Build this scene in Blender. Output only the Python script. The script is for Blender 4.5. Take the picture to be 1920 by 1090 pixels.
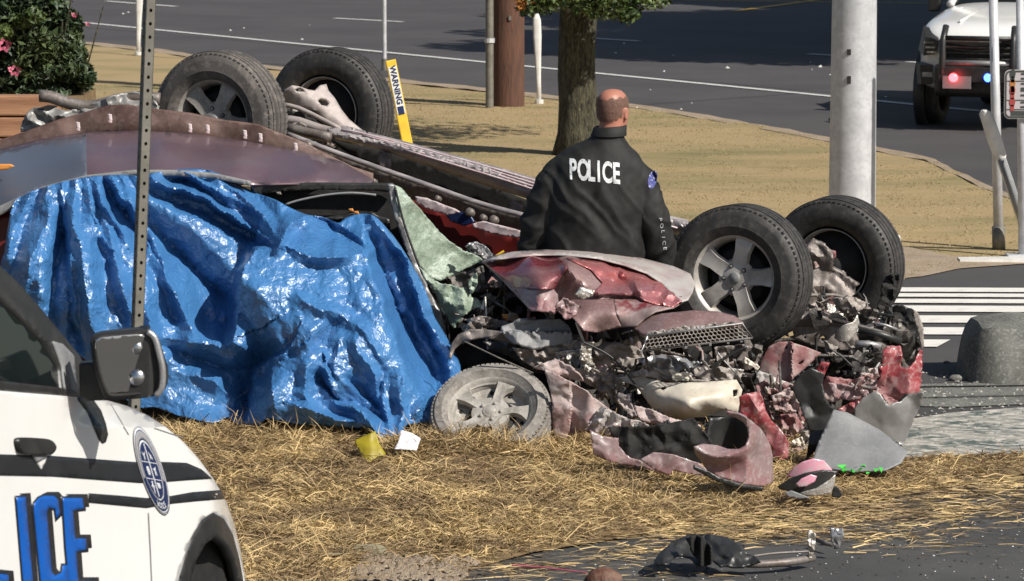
import bpy, math, random
import numpy as np
from mathutils import Vector, Matrix
from mathutils.geometry import delaunay_2d_cdt
from mathutils.bvhtree import BVHTree
random.seed(7); RS = np.random.RandomState(7)
for o in list(bpy.data.objects): bpy.data.objects.remove(o)
S = bpy.context.scene; C = S.collection
PI = math.pi
# ---------------------------------------------------------------- camera
F = 7000.0; H = 3.3; TH = math.atan2(893, 7000)
cam = bpy.data.cameras.new('camera'); co = bpy.data.objects.new('camera', cam); C.objects.link(co)
co.location = (0, 0, H); co.rotation_euler = (PI/2 - TH, 0, 0)
cam.sensor_width = 36; cam.lens = F/1920*36; cam.clip_start = .5; cam.clip_end = 4000
cam.dof.use_dof = True; cam.dof.focus_distance = 19.3; cam.dof.aperture_fstop = 13
S.camera = co
# ---------------------------------------------------------------- sky and sun
SUN = Vector((.728, -.562, .80)).normalized()
el = math.asin(SUN.z); az = math.atan2(SUN.x, SUN.y)
w = bpy.data.worlds.new('World'); S.world = w; w.use_nodes = True
nt = w.node_tree; bg = nt.nodes['Background']; sk = nt.nodes.new('ShaderNodeTexSky')
sk.sky_type = 'NISHITA'; sk.sun_disc = False; sk.sun_elevation = el; sk.sun_rotation = az
sk.air_density = 1.0; sk.dust_density = 1.5
nt.links.new(sk.outputs[0], bg.inputs[0]); bg.inputs[1].default_value = .062
sl = bpy.data.lights.new('sun', 'SUN'); sl.energy = 4.8; sl.angle = math.radians(.5); sl.color = (1, .955, .88)
so = bpy.data.objects.new('sun', sl); C.objects.link(so)
so.rotation_euler = SUN.to_track_quat('Z', 'Y').to_euler(); so.location = (20, -20, 30)
vs = S.view_settings; vs.view_transform = 'Standard'; vs.look = 'None'; vs.exposure = 0.27; vs.gamma = 1
S.render.engine = 'CYCLES'
S.render.resolution_x = 1024; S.render.resolution_y = 581

# ---------------------------------------------------------------- helpers
cT, sT = math.cos(TH), math.sin(TH)
def P(px, py, D):
    """photo pixel at world depth D -> world point (works on arrays)"""
    u = (np.asarray(px, float)-960)/F; v = (545-np.asarray(py, float))/F
    dy = cT + v*sT; dz = -sT + v*cT
    D = np.asarray(D, float)
    Dg = np.where(dz < 0, (.0-H)/np.minimum(dz, -1e-6)*dy, 1e9)      # nothing of the wreck sinks into the ground
    lim = Dg-.10-.23*np.clip((D-17.9)/.8, 0, 1)+.10*np.clip(D-19.3, -1.5, 1.5)
    D = np.where((D > 16) & (D < 21.7), np.minimum(D, lim), D)
    t = D/dy
    return np.stack([u*t, dy*t, H + dz*t], -1)
def G(px, py, z=0.0):
    u = (np.asarray(px, float)-960)/F; v = (545-np.asarray(py, float))/F
    dy = cT + v*sT; dz = -sT + v*cT
    t = (z-H)/dz
    return np.stack([u*t, dy*t, np.zeros_like(t)+z], -1)
def _h(i, j, s):
    n = (i.astype(np.int64)*374761393 + j.astype(np.int64)*668265263 + s*1442695041) & 0xffffffff
    n = ((n ^ (n >> 13))*1274126177) & 0xffffffff
    n = ((n ^ (n >> 16))*2246822519) & 0xffffffff
    return ((n ^ (n >> 15)) & 0xffffff)/float(0xffffff)
def vn(x, y, s=0):
    x = np.asarray(x, float); y = np.asarray(y, float)
    i = np.floor(x); j = np.floor(y); fx = x-i; fy = y-j
    fx = fx*fx*(3-2*fx); fy = fy*fy*(3-2*fy)
    a = _h(i, j, s); b = _h(i+1, j, s); c = _h(i, j+1, s); d = _h(i+1, j+1, s)
    return (a*(1-fx)+b*fx)*(1-fy)+(c*(1-fx)+d*fx)*fy - .5
def tn(x, y, s=0):
    """faceted noise: random heights joined by flat triangles, sharp creases"""
    x = np.asarray(x, float); y = np.asarray(y, float)
    k = (x+y)*.366; xs = x+k; ys = y+k
    i = np.floor(xs); j = np.floor(ys); fx = xs-i; fy = ys-j
    a = _h(i, j, s); d = _h(i+1, j+1, s); b = _h(i+1, j, s); c = _h(i, j+1, s)
    return np.where(fx > fy, a*(1-fx)+b*(fx-fy)+d*fy, a*(1-fy)+c*(fy-fx)+d*fx) - .5
def fbm(x, y, s=0, o=4):
    r = 0; a = 1
    for k in range(o):
        r = r + a*vn(x*2**k, y*2**k, s+k*17); a *= .5
    return r
def crease(sc, amp, seed=1, oct=2, warp=.5):
    """displacement function of pixel coords for crumpled sheet metal"""
    amp = amp*(.6 if sc < 41 else .8)
    def f(px, py):
        x = px/sc; y = py/sc
        x2 = x+warp*fbm(x*.8, y*.8, seed+5, 2); y2 = y+warp*fbm(x*.8, y*.8, seed+9, 2)
        r = 0; a = amp
        for k in range(oct):
            r = r + a*tn(x2*2.1**k, y2*2.1**k, seed+k*31); a *= .42
        return r
    return f
def seg(x, y, pts):
    """signed distance to a polyline and fraction along it"""
    best = np.full(x.shape, 1e9); sg = np.zeros(x.shape); fr = np.zeros(x.shape); L = np.array(pts, float); ln = np.r_[0, np.cumsum(np.linalg.norm(np.diff(L, axis=0), axis=1))]
    for i in range(len(L)-1):
        a, b = L[i], L[i+1]; d = b-a; l2 = d@d; t = np.clip(((x-a[0])*d[0]+(y-a[1])*d[1])/l2, 0, 1); qx = x-(a[0]+t*d[0]); qy = y-(a[1]+t*d[1]); ds = np.hypot(qx, qy); m_ = ds < best
        best = np.where(m_, ds, best); sg = np.where(m_, np.sign(d[0]*qy-d[1]*qx), sg); fr = np.where(m_, (ln[i]+t*np.sqrt(l2))/ln[-1], fr)
    return best, sg, fr
WL = {}
def wl(o): return WL.get(o.name, Vector((0, 0, 0))) if o else Vector((0, 0, 0))
def props(o, label=None, cat=None, group=None, kind=None):
    if label: o['label'] = label
    if cat: o['category'] = cat
    if group: o['group'] = group
    if kind: o['kind'] = kind
    return o
def thing(name, label, cat, loc, group=None):
    o = bpy.data.objects.new(name, None); C.objects.link(o); o.location = loc
    o.empty_display_size = .2
    WL[o.name] = Vector(loc); return props(o, label, cat, group)
def mkobj(name, V, Fc, mat, parent=None, smooth=True, kind=None, label=None, cat=None, group=None, origin=None):
    V = np.asarray(V, float)
    c = V.mean(0) if origin is None else np.array(origin, float)
    me = bpy.data.meshes.new(name)
    me.from_pydata((V-c).tolist(), [], [tuple(int(i) for i in f) for f in Fc]); me.update()
    if smooth: me.polygons.foreach_set('use_smooth', [True]*len(me.polygons))
    me.materials.append(mat)
    o = bpy.data.objects.new(name, me); C.objects.link(o)
    o.location = Vector(c) - wl(parent); o.parent = parent
    WL[o.name] = Vector(c)
    return props(o, label, cat, group, kind)
def fastmesh(name, V, T, mat, parent=None, kind=None, n=3, smooth=False, **k):
    V = np.asarray(V, np.float32); T = np.asarray(T, np.int32)
    me = bpy.data.meshes.new(name)
    me.vertices.add(len(V)); me.vertices.foreach_set('co', V.ravel())
    me.loops.add(T.size); me.loops.foreach_set('vertex_index', T.ravel())
    me.polygons.add(len(T)); me.polygons.foreach_set('loop_start', np.arange(0, T.size, n, dtype=np.int32))
    me.polygons.foreach_set('loop_total', np.full(len(T), n, np.int32))
    if smooth: me.polygons.foreach_set('use_smooth', np.ones(len(T), bool))
    me.update(calc_edges=True); me.validate(); me.materials.append(mat)
    o = bpy.data.objects.new(name, me); C.objects.link(o); o.parent = parent
    if parent: o.location = -wl(parent)
    WL[o.name] = Vector((0, 0, 0))
    return props(o, kind=kind, **k)
class MB:
    def __init__(s): s.V = []; s.F = []
    def add(s, V, Fc):
        b = len(s.V); s.V += [tuple(v) for v in V]; s.F += [tuple(b+i for i in f) for f in Fc]; return s
    def box(s, c, size, R=None, taper=1.0):
        c = Vector(c); V = []
        for dz in (-1, 1):
            t = taper if dz > 0 else 1
            for dx, dy in ((-1, -1), (1, -1), (1, 1), (-1, 1)):
                v = Vector((dx*size[0]/2*t, dy*size[1]/2*t, dz*size[2]/2))
                V.append(c + (R @ v if R else v))
        return s.add(V, [(3, 2, 1, 0), (4, 5, 6, 7), (0, 1, 5, 4), (1, 2, 6, 5), (2, 3, 7, 6), (3, 0, 4, 7)])
    def tube(s, pts, r, n=8, caps=True):
        pts = [Vector(p) for p in pts]; m = len(pts)
        rr = r if hasattr(r, '__len__') else [r]*m
        V = []; up = None
        for i, p in enumerate(pts):
            t = (pts[min(i+1, m-1)]-pts[max(i-1, 0)]).normalized()
            if up is None:
                up = Vector((0, 0, 1)) if abs(t.z) < .9 else Vector((1, 0, 0))
            a = t.cross(up).normalized(); b = a.cross(t).normalized(); up = b
            for k in range(n):
                q = 2*PI*k/n; V.append(p + (a*math.cos(q)+b*math.sin(q))*rr[i])
        Fc = [(i*n+k, i*n+(k+1) % n, (i+1)*n+(k+1) % n, (i+1)*n+k) for i in range(m-1) for k in range(n)]
        if caps: Fc += [tuple(range(n-1, -1, -1)), tuple((m-1)*n+k for k in range(n))]
        return s.add(V, Fc)
    def lathe(s, c, ax, prof, n=32, closed=False):
        """prof: list of (radius, distance along axis)"""
        c = Vector(c); ax = Vector(ax).normalized()
        e1 = ax.cross(Vector((0, 0, 1))).normalized() if abs(ax.z) < .95 else Vector((1, 0, 0))
        e2 = ax.cross(e1).normalized(); V = []
        for r, h in prof:
            for k in range(n):
                q = 2*PI*k/n; V.append(c + ax*h + (e1*math.cos(q)+e2*math.sin(q))*r)
        m = len(prof)
        Fc = [(i*n+k, i*n+(k+1) % n, ((i+1) % m)*n+(k+1) % n, ((i+1) % m)*n+k) for i in range(m if closed else m-1) for k in range(n)]
        return s.add(V, Fc)
    def prism(s, poly, z0, z1, T):
        """poly 2D list extruded z0..z1; T maps (x,y,z)->world"""
        n = len(poly)
        V = [T(x, y, z0) for x, y in poly] + [T(x, y, z1) for x, y in poly]
        Fc = [tuple(range(n)), tuple(range(2*n-1, n-1, -1))] + [(i, i+n, (i+1) % n+n, (i+1) % n) for i in range(n)]
        return s.add(V, Fc)
    def loft(s, rings, caps=True):
        n = len(rings[0]); V = [v for r in rings for v in r]
        Fc = [(i*n+k, i*n+(k+1) % n, (i+1)*n+(k+1) % n, (i+1)*n+k) for i in range(len(rings)-1) for k in range(n)]
        if caps: Fc += [tuple(range(n-1, -1, -1)), tuple((len(rings)-1)*n+k for k in range(n))]
        return s.add(V, Fc)
    def build(s, name, mat, parent=None, smooth=False, bevel=0, **k):
        o = mkobj(name, s.V, s.F, mat, parent, smooth, **k)
        if bevel:
            m = o.modifiers.new('bevel', 'BEVEL'); m.width = bevel; m.segments = 2; m.limit_method = 'ANGLE'
        return o
def sharp(o, ang=35):
    me = o.data
    me.polygons.foreach_set('use_smooth', [True]*len(me.polygons)); me.set_sharp_from_angle(angle=math.radians(ang)); return o
def inpoly(pts, poly):
    x, y = pts[:, 0], pts[:, 1]; r = np.zeros(len(pts), bool); n = len(poly); j = n-1
    for i in range(n):
        xi, yi = poly[i]; xj, yj = poly[j]
        c = ((yi > y) != (yj > y)) & (x < (xj-xi)*(y-yi)/((yj-yi) if yj != yi else 1e-9)+xi)
        r ^= c; j = i
    return r
def rbf(ctrl, sc=200.):
    ctrl = np.array(ctrl, float); X = ctrl[:, :2]/sc; n = len(X)
    if n == 1: return lambda px, py: np.zeros(np.shape(px))+ctrl[0, 2]
    if n < 4:
        A = np.c_[X, np.ones(n)]; q = np.linalg.lstsq(A, ctrl[:, 2], rcond=None)[0]
        return lambda px, py: np.asarray(px)/sc*q[0]+np.asarray(py)/sc*q[1]+q[2]
    def phi(d): return d*d*np.log(d+1e-9)
    K = phi(np.linalg.norm(X[:, None]-X[None], axis=2))+np.eye(n)*1e-4
    Pm = np.c_[X, np.ones(n)]
    A = np.block([[K, Pm], [Pm.T, np.zeros((3, 3))]])
    q = np.linalg.lstsq(A, np.r_[ctrl[:, 2], 0, 0, 0], rcond=None)[0]
    def f(px, py):
        px = np.asarray(px, float)/sc; py = np.asarray(py, float)/sc
        d = np.sqrt((px[..., None]-X[:, 0])**2+(py[..., None]-X[:, 1])**2)
        return phi(d)@q[:n]+px*q[n]+py*q[n+1]+q[n+2]
    return f
def resample(loop, g, closed=True, smooth=False):
    L = np.array(loop, float)
    if smooth:   # catmull-rom
        n = len(L); out = []
        for i in range(n if closed else n-1):
            ix = (lambda k: L[k % n]) if closed else (lambda k: L[min(max(k, 0), n-1)])
            p0, p1, p2, p3 = ix(i-1), ix(i), ix(i+1), ix(i+2)
            m = max(2, int(np.linalg.norm(p2-p1)/g))
            for t in np.arange(m)/m:
                out.append(.5*((2*p1)+(-p0+p2)*t+(2*p0-5*p1+4*p2-p3)*t*t+(-p0+3*p1-3*p2+p3)*t**3))
        if not closed: out.append(L[-1])
        return np.array(out)
    out = []
    n = len(L)
    for i in range(n if closed else n-1):
        a, b = L[i], L[(i+1) % n]; m = max(1, int(round(np.linalg.norm(b-a)/g)))
        for t in range(m): out.append(a+(b-a)*t/m)
    if not closed: out.append(L[-1])
    return np.array(out)
def fill(loop, g, holes=(), seed=3, jit=.3):
    loops = [loop]+list(holes); pts = []; edges = []
    for l in loops:
        b = len(pts); pts += [tuple(p) for p in l]; edges += [(b+i, b+(i+1) % len(l)) for i in range(len(l))]
    lo = loop.min(0); hi = loop.max(0)
    gx, gy = np.meshgrid(np.arange(lo[0], hi[0], g), np.arange(lo[1], hi[1], g*.87))
    gx = gx.copy(); gx[1::2] += g/2
    q = np.c_[gx.ravel(), gy.ravel()]; q = q+np.random.RandomState(seed).uniform(-jit, jit, q.shape)*g
    q = q[inpoly(q, loop)]
    for h in holes: q = q[~inpoly(q, h)]
    bp = np.array(pts)
    if len(q):
        keep = np.ones(len(q), bool)
        for k in range(0, len(q), 2000):
            d = ((q[k:k+2000, None]-bp[None])**2).sum(2).min(1); keep[k:k+2000] = d > (g*.45)**2
        q = q[keep]
    allp = [Vector(p) for p in pts]+[Vector(p) for p in q]
    r = delaunay_2d_cdt(allp, edges, [], 1, 1e-5)
    V = np.array([(v.x, v.y) for v in r[0]]); Fc = [tuple(f) for f in r[2]]
    if holes:
        cen = np.array([V[list(f)].mean(0) for f in Fc]); ok = np.ones(len(Fc), bool)
        for h in holes: ok &= ~inpoly(cen, h)
        Fc = [f for f, k in zip(Fc, ok) if k]
    return V, Fc
def sheet(name, outline, mat, parent=None, D=None, ctrl=(), disp=None, g=6, thick=.003, holes=(), smooth_out=False,
          rag=0, smooth=True, seed=3, ang=32, rigid=True, **k):
    """a bent sheet: outline seen from the camera, each point with its own distance, real thickness"""
    ol = [p[:2] for p in outline]
    if D is None:
        c = list(ctrl)+[p for p in outline if len(p) > 2]; Df = rbf(c)
    elif callable(D): Df = D
    else: Df = lambda x, y: np.zeros(np.shape(x))+D
    loop = resample(ol, g, smooth=smooth_out)
    if rag:
        i = np.arange(len(loop)); loop = loop+rag*np.c_[_h(i, i*0, seed)-.5, _h(i, i*0, seed+3)-.5]*2
    hl = [resample(h, g, smooth=smooth_out) for h in holes]
    V, Fc = fill(loop, g, hl, seed)
    d = Df(V[:, 0], V[:, 1])
    if disp is not None: d = d+disp(V[:, 0], V[:, 1])
    hgt = V[:, 1].max()-V[:, 1].min()
    if rigid and hgt < 200 and d.max() > 16 and d.min() < 21.7:      # the whole piece stands on the ground, not only its low edge
        Dg = G(V[:, 0], V[:, 1])[:, 1]; lim = Dg-.12-.23*np.clip((d-17.9)/.8, 0, 1)+.10*np.clip(d-19.3, -1.5, 1.5)
        d = d-max(0, (d-lim).max())
    W = P(V[:, 0], V[:, 1], d)
    # face the camera
    a, b, c = W[[f[0] for f in Fc]], W[[f[1] for f in Fc]], W[[f[2] for f in Fc]]
    nrm = np.cross(b-a, c-a).sum(0)
    if nrm[1] > 0: Fc = [f[::-1] for f in Fc]
    o = mkobj(name, W, Fc, mat, parent, smooth, **k)
    if ang: sharp(o, ang)
    if thick:
        m = o.modifiers.new('thickness', 'SOLIDIFY'); m.thickness = thick; m.offset = -1
    return o
def gsheet(name, pxloop, z, mat, g=.3, parent=None, hf=None, world=False, **k):
    L = np.array(pxloop, float); W = L if world else G(L[:, 0], L[:, 1])[:, :2]
    loop = resample(W, g); V, Fc = fill(loop, g, jit=.3)
    zz = np.full(len(V), float(z))
    if hf is not None: zz = zz+hf(V[:, 0], V[:, 1])
    V3 = np.c_[V, zz]
    f = Fc[0]
    if np.cross(V3[f[1]]-V3[f[0]], V3[f[2]]-V3[f[0]])[2] < 0: Fc = [f[::-1] for f in Fc]
    return mkobj(name, V3, Fc, mat, parent, True, **k)
# ---------------------------------------------------------------- materials
def mat(name, col, rough=.6, metal=0, col2=None, sc=3., col3=None, sc3=20., f3=.5, bump=0, bsc=60., dist=.01, coat=0, spec=.5,
        rng=(.4, .6), rng3=(.5, .65), rough2=None, emit=None, trans=0, stretch=(1, 1, 1), alpha=None, det=6, island=0):
    m = bpy.data.materials.new(name); m.use_nodes = True; n = m.node_tree; N = n.nodes; L = n.links
    b = N['Principled BSDF']; b.inputs['Roughness'].default_value = rough; b.inputs['Metallic'].default_value = metal
    b.inputs['Base Color'].default_value = (*col, 1); b.inputs['Specular IOR Level'].default_value = spec
    if coat: b.inputs['Coat Weight'].default_value = coat; b.inputs['Coat Roughness'].default_value = .08
    if trans: b.inputs['Transmission Weight'].default_value = trans
    if emit: b.inputs['Emission Color'].default_value = (*emit[:3], 1); b.inputs['Emission Strength'].default_value = emit[3]
    tc = N.new('ShaderNodeTexCoord'); mp = N.new('ShaderNodeMapping'); L.new(tc.outputs['Object'], mp.inputs[0]); mp.inputs['Scale'].default_value = stretch
    out = None
    def noise(s, d=det):
        t = N.new('ShaderNodeTexNoise'); t.inputs['Scale'].default_value = s; t.inputs['Detail'].default_value = d; t.inputs['Roughness'].default_value = .62
        L.new(mp.outputs[0], t.inputs[0]); return t.outputs[0]
    def mixc(fac, a, bcol):
        x = N.new('ShaderNodeMix'); x.data_type = 'RGBA'
        L.new(fac, x.inputs[0])
        if isinstance(a, tuple): x.inputs[6].default_value = (*a, 1)
        else: L.new(a, x.inputs[6])
        x.inputs[7].default_value = (*bcol, 1); return x.outputs[2]
    def ramp(src, r):
        q = N.new('ShaderNodeMapRange'); q.inputs[1].default_value = r[0]; q.inputs[2].default_value = r[1]; L.new(src, q.inputs[0]); return q.outputs[0]
    cur = col
    if col2 is not None:
        fac = ramp(noise(sc), rng); cur = mixc(fac, cur, col2)
        if rough2 is not None:
            q = N.new('ShaderNodeMapRange'); q.inputs[3].default_value = rough; q.inputs[4].default_value = rough2; L.new(fac, q.inputs[0]); L.new(q.outputs[0], b.inputs['Roughness'])
    if col3 is not None:
        f = ramp(noise(sc3), rng3); mm = N.new('ShaderNodeMath'); mm.operation = 'MULTIPLY'; L.new(f, mm.inputs[0]); mm.inputs[1].default_value = f3
        cur = mixc(mm.outputs[0], cur, col3)
    if island:
        ge = N.new('ShaderNodeNewGeometry'); hs = N.new('ShaderNodeHueSaturation')
        q = N.new('ShaderNodeMapRange'); q.inputs[3].default_value = 1-island; q.inputs[4].default_value = 1+island; L.new(ge.outputs['Random Per Island'], q.inputs[0]); L.new(q.outputs[0], hs.inputs['Value'])
        if isinstance(cur, tuple): hs.inputs['Color'].default_value = (*cur, 1)
        else: L.new(cur, hs.inputs['Color'])
        cur = hs.outputs[0]
    if not isinstance(cur, tuple): L.new(cur, b.inputs['Base Color'])
    if bump:
        bp = N.new('ShaderNodeBump'); bp.inputs['Strength'].default_value = bump; bp.inputs['Distance'].default_value = dist
        L.new(noise(bsc), bp.inputs['Height']); L.new(bp.outputs[0], b.inputs['Normal'])
    return m
DUST = (.36, .30, .27)
M = dict(
 asphalt=mat('asphalt', (.046, .042, .043), .85, col2=(.062, .057, .057), sc=.5, col3=(.13, .12, .115), sc3=220, f3=.5, bump=.35, bsc=160, dist=.006),
 asphalt_near=mat('asphalt_near', (.050, .050, .049), .8, col2=(.072, .071, .068), sc=1.2, col3=(.30, .29, .27), sc3=160, f3=.6, rng3=(.62, .74), bump=.5, bsc=120, dist=.008),
 paint=mat('road_paint', (.62, .61, .58), .7, col2=(.42, .40, .38), sc=9, rng=(.52, .72), bump=.2, bsc=150, dist=.004),
 bars=mat('crosswalk_paint', (.74, .71, .65), .7, col2=(.62, .59, .54), sc=7, rng=(.5, .7), bump=.2, bsc=150, dist=.004),
 ypaint=mat('yellow_road_paint', (.55, .33, .04), .7, col2=(.36, .24, .08), sc=8, rng=(.5, .7)),
 concrete=mat('concrete', (.15, .15, .132), .9, col2=(.085, .085, .075), sc=4, rng=(.4, .65), col3=(.33, .32, .29), sc3=50, f3=.5, bump=.4, bsc=60, dist=.01),
 lawn=mat('dry_lawn', (.33, .24, .118), .95, col2=(.15, .145, .052), sc=.8, rng=(.46, .74), col3=(.40, .30, .165), sc3=5, f3=.22, bump=.2, bsc=90, dist=.01, stretch=(.4, 1.0, 1)),
 dirt=mat('dirt', (.34, .265, .19), .95, col2=(.27, .20, .13), sc=3, col3=(.45, .37, .27), sc3=60, f3=.6, bump=.8, bsc=60, dist=.02),
 soil=mat('straw_soil', (.26, .17, .075), .95, col2=(.14, .095, .045), sc=5, col3=(.30, .20, .09), sc3=60, f3=.6, bump=.8, bsc=80, dist=.02),
 powder=mat('powder', (.34, .32, .28), .95, col2=(.075, .10, .09), sc=3, rng=(.42, .56), col3=(.58, .54, .48), sc3=14, f3=.9, rng3=(.48, .62), bump=.6, bsc=60, stretch=(.8, 1.1, 1)),
 straw=mat('straw', (.50, .36, .165), .7, col2=(.23, .155, .075), sc=3, rng=(.4, .6), island=.6),
 grass=mat('grass_blades', (.34, .25, .125), .8, col2=(.17, .16, .06), sc=.8, rng=(.46, .74), island=.15),
 white=mat('white_car_paint', (.80, .79, .765), .2, coat=.6, bump=.02, bsc=2, dist=.01, col2=(.77, .76, .73), sc=3),
 decal=mat('decal_black', (.014, .016, .018), .3, col2=(.022, .024, .028), sc=6),
 blue=mat('decal_blue', (.004, .085, .38), .35, col2=(.005, .095, .42), sc=6),
 navy=mat('decal_navy', (.012, .025, .085), .35), decalw=mat('decal_white', (.62, .63, .66), .4), decalg=mat('decal_grey', (.32, .32, .33), .4),
 blackp=mat('black_plastic', (.018, .018, .018), .42, col2=(.03, .03, .028), sc=10, bump=.15, bsc=200, dist=.002),
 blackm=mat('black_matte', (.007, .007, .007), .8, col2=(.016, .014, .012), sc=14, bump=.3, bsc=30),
 glass=mat('dark_glass', (.008, .012, .012), .06, spec=.8),
 mirror=mat('mirror_glass', (.55, .55, .53), .03, metal=1),
 chrome=mat('chrome', (.55, .55, .55), .2, metal=1),
 rubber=mat('tyre_rubber', (.026, .025, .024), .6, col2=(.062, .056, .052), sc=7, rng=(.42, .72), col3=(.13, .115, .10), sc3=30, f3=.4, bump=.3, bsc=90, dist=.004),
 rubber_dusty=mat('dusty_rubber', (.11, .098, .088), .8, col2=(.06, .054, .05), sc=5, rng=(.4, .65), col3=(.20, .175, .155), sc3=22, f3=.7, bump=.4, bsc=80, dist=.004),
 rubber_ash=mat('ashen_rubber', (.26, .24, .215), .9, col2=(.15, .135, .12), sc=9, rng=(.4, .62), col3=(.36, .33, .30), sc3=45, f3=.6, bump=.5, bsc=60, dist=.004),
 alloy=mat('alloy_rim', (.52, .49, .45), .42, metal=.25, col2=(.30, .275, .245), sc=9, rng=(.42, .7), rough2=.6, bump=.12, bsc=40),
 rimdust=mat('dusty_rim', (.37, .345, .31), .7, metal=.1, col2=(.24, .22, .19), sc=12, rng=(.4, .65), col3=(.46, .43, .39), sc3=60, f3=.6, bump=.4, bsc=70, dist=.004),
 roofsky=mat('rear_pillar_sky_tint', (.115, .13, .165), .4, metal=.3, coat=.3, col2=(.12, .125, .15), sc=2, rng=(.4, .7)),  # blue-grey is the sky's reflection painted into the panel colour
 roof=mat('roof_paint', (.125, .075, .092), .42, metal=.2, coat=.3, col2=(.15, .105, .115), sc=2.2, rng=(.4, .75), rough2=.45, col3=(.16, .125, .125), sc3=30, f3=.35, bump=.05, bsc=5),
 cladding=mat('muddy_panel', (.085, .045, .038), .5, metal=.15, col2=(.16, .10, .082), sc=5, rng=(.4, .65), rough2=.7, col3=(.22, .16, .14), sc3=25, f3=.4, bump=.35, bsc=14, dist=.01),
 redpaint=mat('red_paint', (.24, .045, .05), .33, metal=.25, coat=.35, col2=(.34, .25, .235), sc=3.5, rng=(.40, .56), rough2=.72, col3=(.50, .42, .40), sc3=26, f3=.5, bump=.15, bsc=40),
 redclean=mat('bright_red_paint', (.28, .040, .048), .36, coat=.3, col2=(.33, .15, .15), sc=3.5, rng=(.45, .65), rough2=.75, col3=(.5, .38, .36), sc3=40, f3=.5, bump=.2, bsc=30),
 duskred=mat('dusty_red_paint', (.25, .10, .10), .5, col2=(.37, .29, .27), sc=6, rng=(.42, .6), rough2=.85, col3=(.20, .07, .07), sc3=18, f3=.6, bump=.3, bsc=50),
 mauve=mat('scuffed_mauve_paint', (.25, .175, .175), .42, coat=.25, col2=(.27, .13, .135), sc=3.5, rng=(.42, .62), rough2=.6, col3=(.42, .37, .35), sc3=35, f3=.5, bump=.15, bsc=50),
 hoodtop=mat('ashy_hood_top', (.44, .41, .385), .42, coat=.2, col2=(.36, .27, .26), sc=5, rng=(.45, .65), bump=.2, bsc=50),
 redgloss=mat('dark_red_gloss', (.20, .030, .042), .26, metal=.3, coat=.6, col2=(.26, .13, .125), sc=2.2, rng=(.50, .66), rough2=.6, col3=(.38, .30, .29), sc3=60, f3=.18, bump=.06, bsc=30),
 pinkmetal=mat('scuffed_pink_metal', (.42, .12, .115), .32, metal=.35, coat=.4, col2=(.30, .12, .13), sc=2.5, rng=(.40, .62), rough2=.5, col3=(.52, .42, .40), sc3=50, f3=.25, bump=.06, bsc=30),
 flap=mat('dull_red_flap', (.22, .125, .12), .42, metal=.2, coat=.3, col2=(.27, .18, .17), sc=4, rng=(.4, .65), rough2=.6, col3=(.42, .36, .34), sc3=60, f3=.3, bump=.1, bsc=50),
 shellgrey=mat('lamp_shell', (.27, .27, .26), .45, metal=.2, col2=(.20, .19, .18), sc=6, bump=.1, bsc=50),
 ashfender=mat('ash_covered_fender', (.42, .34, .32), .7, col2=(.33, .19, .18), sc=7, rng=(.42, .62), col3=(.55, .50, .47), sc3=30, f3=.7, bump=.35, bsc=50),
 cream=mat('cream_plastic', (.66, .60, .50), .45, col2=(.50, .44, .34), sc=6, rng=(.5, .7), col3=(.30, .25, .19), sc3=25, f3=.4, rng3=(.58, .7), bump=.2, bsc=40),
 dust=mat('dusty_metal', (.33, .29, .26), .7, metal=.2, col2=(.17, .145, .125), sc=9, rng=(.4, .65), col3=(.48, .44, .40), sc3=40, f3=.6, bump=.5, bsc=50, dist=.008),
 frame=mat('frame_metal', (.20, .175, .16), .5, metal=.3, col2=(.11, .085, .07), sc=7, rng=(.4, .65), col3=(.34, .30, .28), sc3=30, f3=.4, bump=.3, bsc=50),
 arm=mat('suspension_metal', (.36, .315, .295), .6, metal=.2, col2=(.25, .205, .19), sc=6, rng=(.45, .7), bump=.2, bsc=60),
 board=mat('running_board', (.26, .235, .235), .42, metal=.2, col2=(.40, .36, .35), sc=3, rng=(.45, .65), rough2=.6, stretch=(1, 6, 6), bump=.15, bsc=50),
 silver=mat('silver_metal', (.42, .42, .43), .35, metal=.6, col2=(.30, .29, .28), sc=8, rough2=.55, bump=.2, bsc=40),
 alu=mat('aluminium', (.62, .59, .54), .32, metal=.7, col2=(.40, .36, .31), sc=14, rough2=.6, bump=.6, bsc=50, dist=.01),
 shards=mat('pale_shards', (.40, .35, .315), .55, col2=(.33, .17, .165), sc=9, rng=(.45, .55), col3=(.12, .10, .09), sc3=25, f3=.7, bump=.4, bsc=60, island=.35),
 darkstuff=mat('greasy_parts', (.065, .058, .052), .5, metal=.15, col2=(.18, .16, .14), sc=14, rng=(.5, .66), bump=.5, bsc=60, island=.4),
 greyplastic=mat('grey_plastic', (.17, .175, .18), .6, col2=(.22, .22, .22), sc=5, col3=(.30, .29, .28), sc3=60, f3=.3, bump=.15, bsc=60),
 windscreen=mat('crazed_windscreen', (.22, .28, .215), .35, col2=(.33, .39, .31), sc=30, rng=(.42, .58), col3=(.17, .24, .17), sc3=80, f3=.6, bump=.9, bsc=70, dist=.006, spec=.7),
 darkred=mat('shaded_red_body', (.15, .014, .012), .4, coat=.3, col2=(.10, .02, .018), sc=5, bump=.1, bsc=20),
 pinkstrip=mat('scraped_sill', (.60, .50, .50), .5, col2=(.42, .25, .26), sc=9, rng=(.5, .7)),
 galv=mat('galvanised', (.50, .50, .51), .5, metal=.25, col2=(.60, .60, .61), sc=8, rng=(.42, .6), col3=(.40, .40, .41), sc3=30, f3=.5, bump=.1, bsc=60, dist=.002),
 postgal=mat('sign_post_galv', (.15, .14, .115), .6, metal=.2, col2=(.20, .185, .155), sc=12, bump=.1, bsc=60),
 wood=mat('weathered_pole', (.13, .058, .035), .85, col2=(.075, .038, .026), sc=12, rng=(.4, .62), bump=.6, bsc=30, dist=.02, stretch=(3, 3, .25)),
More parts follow.
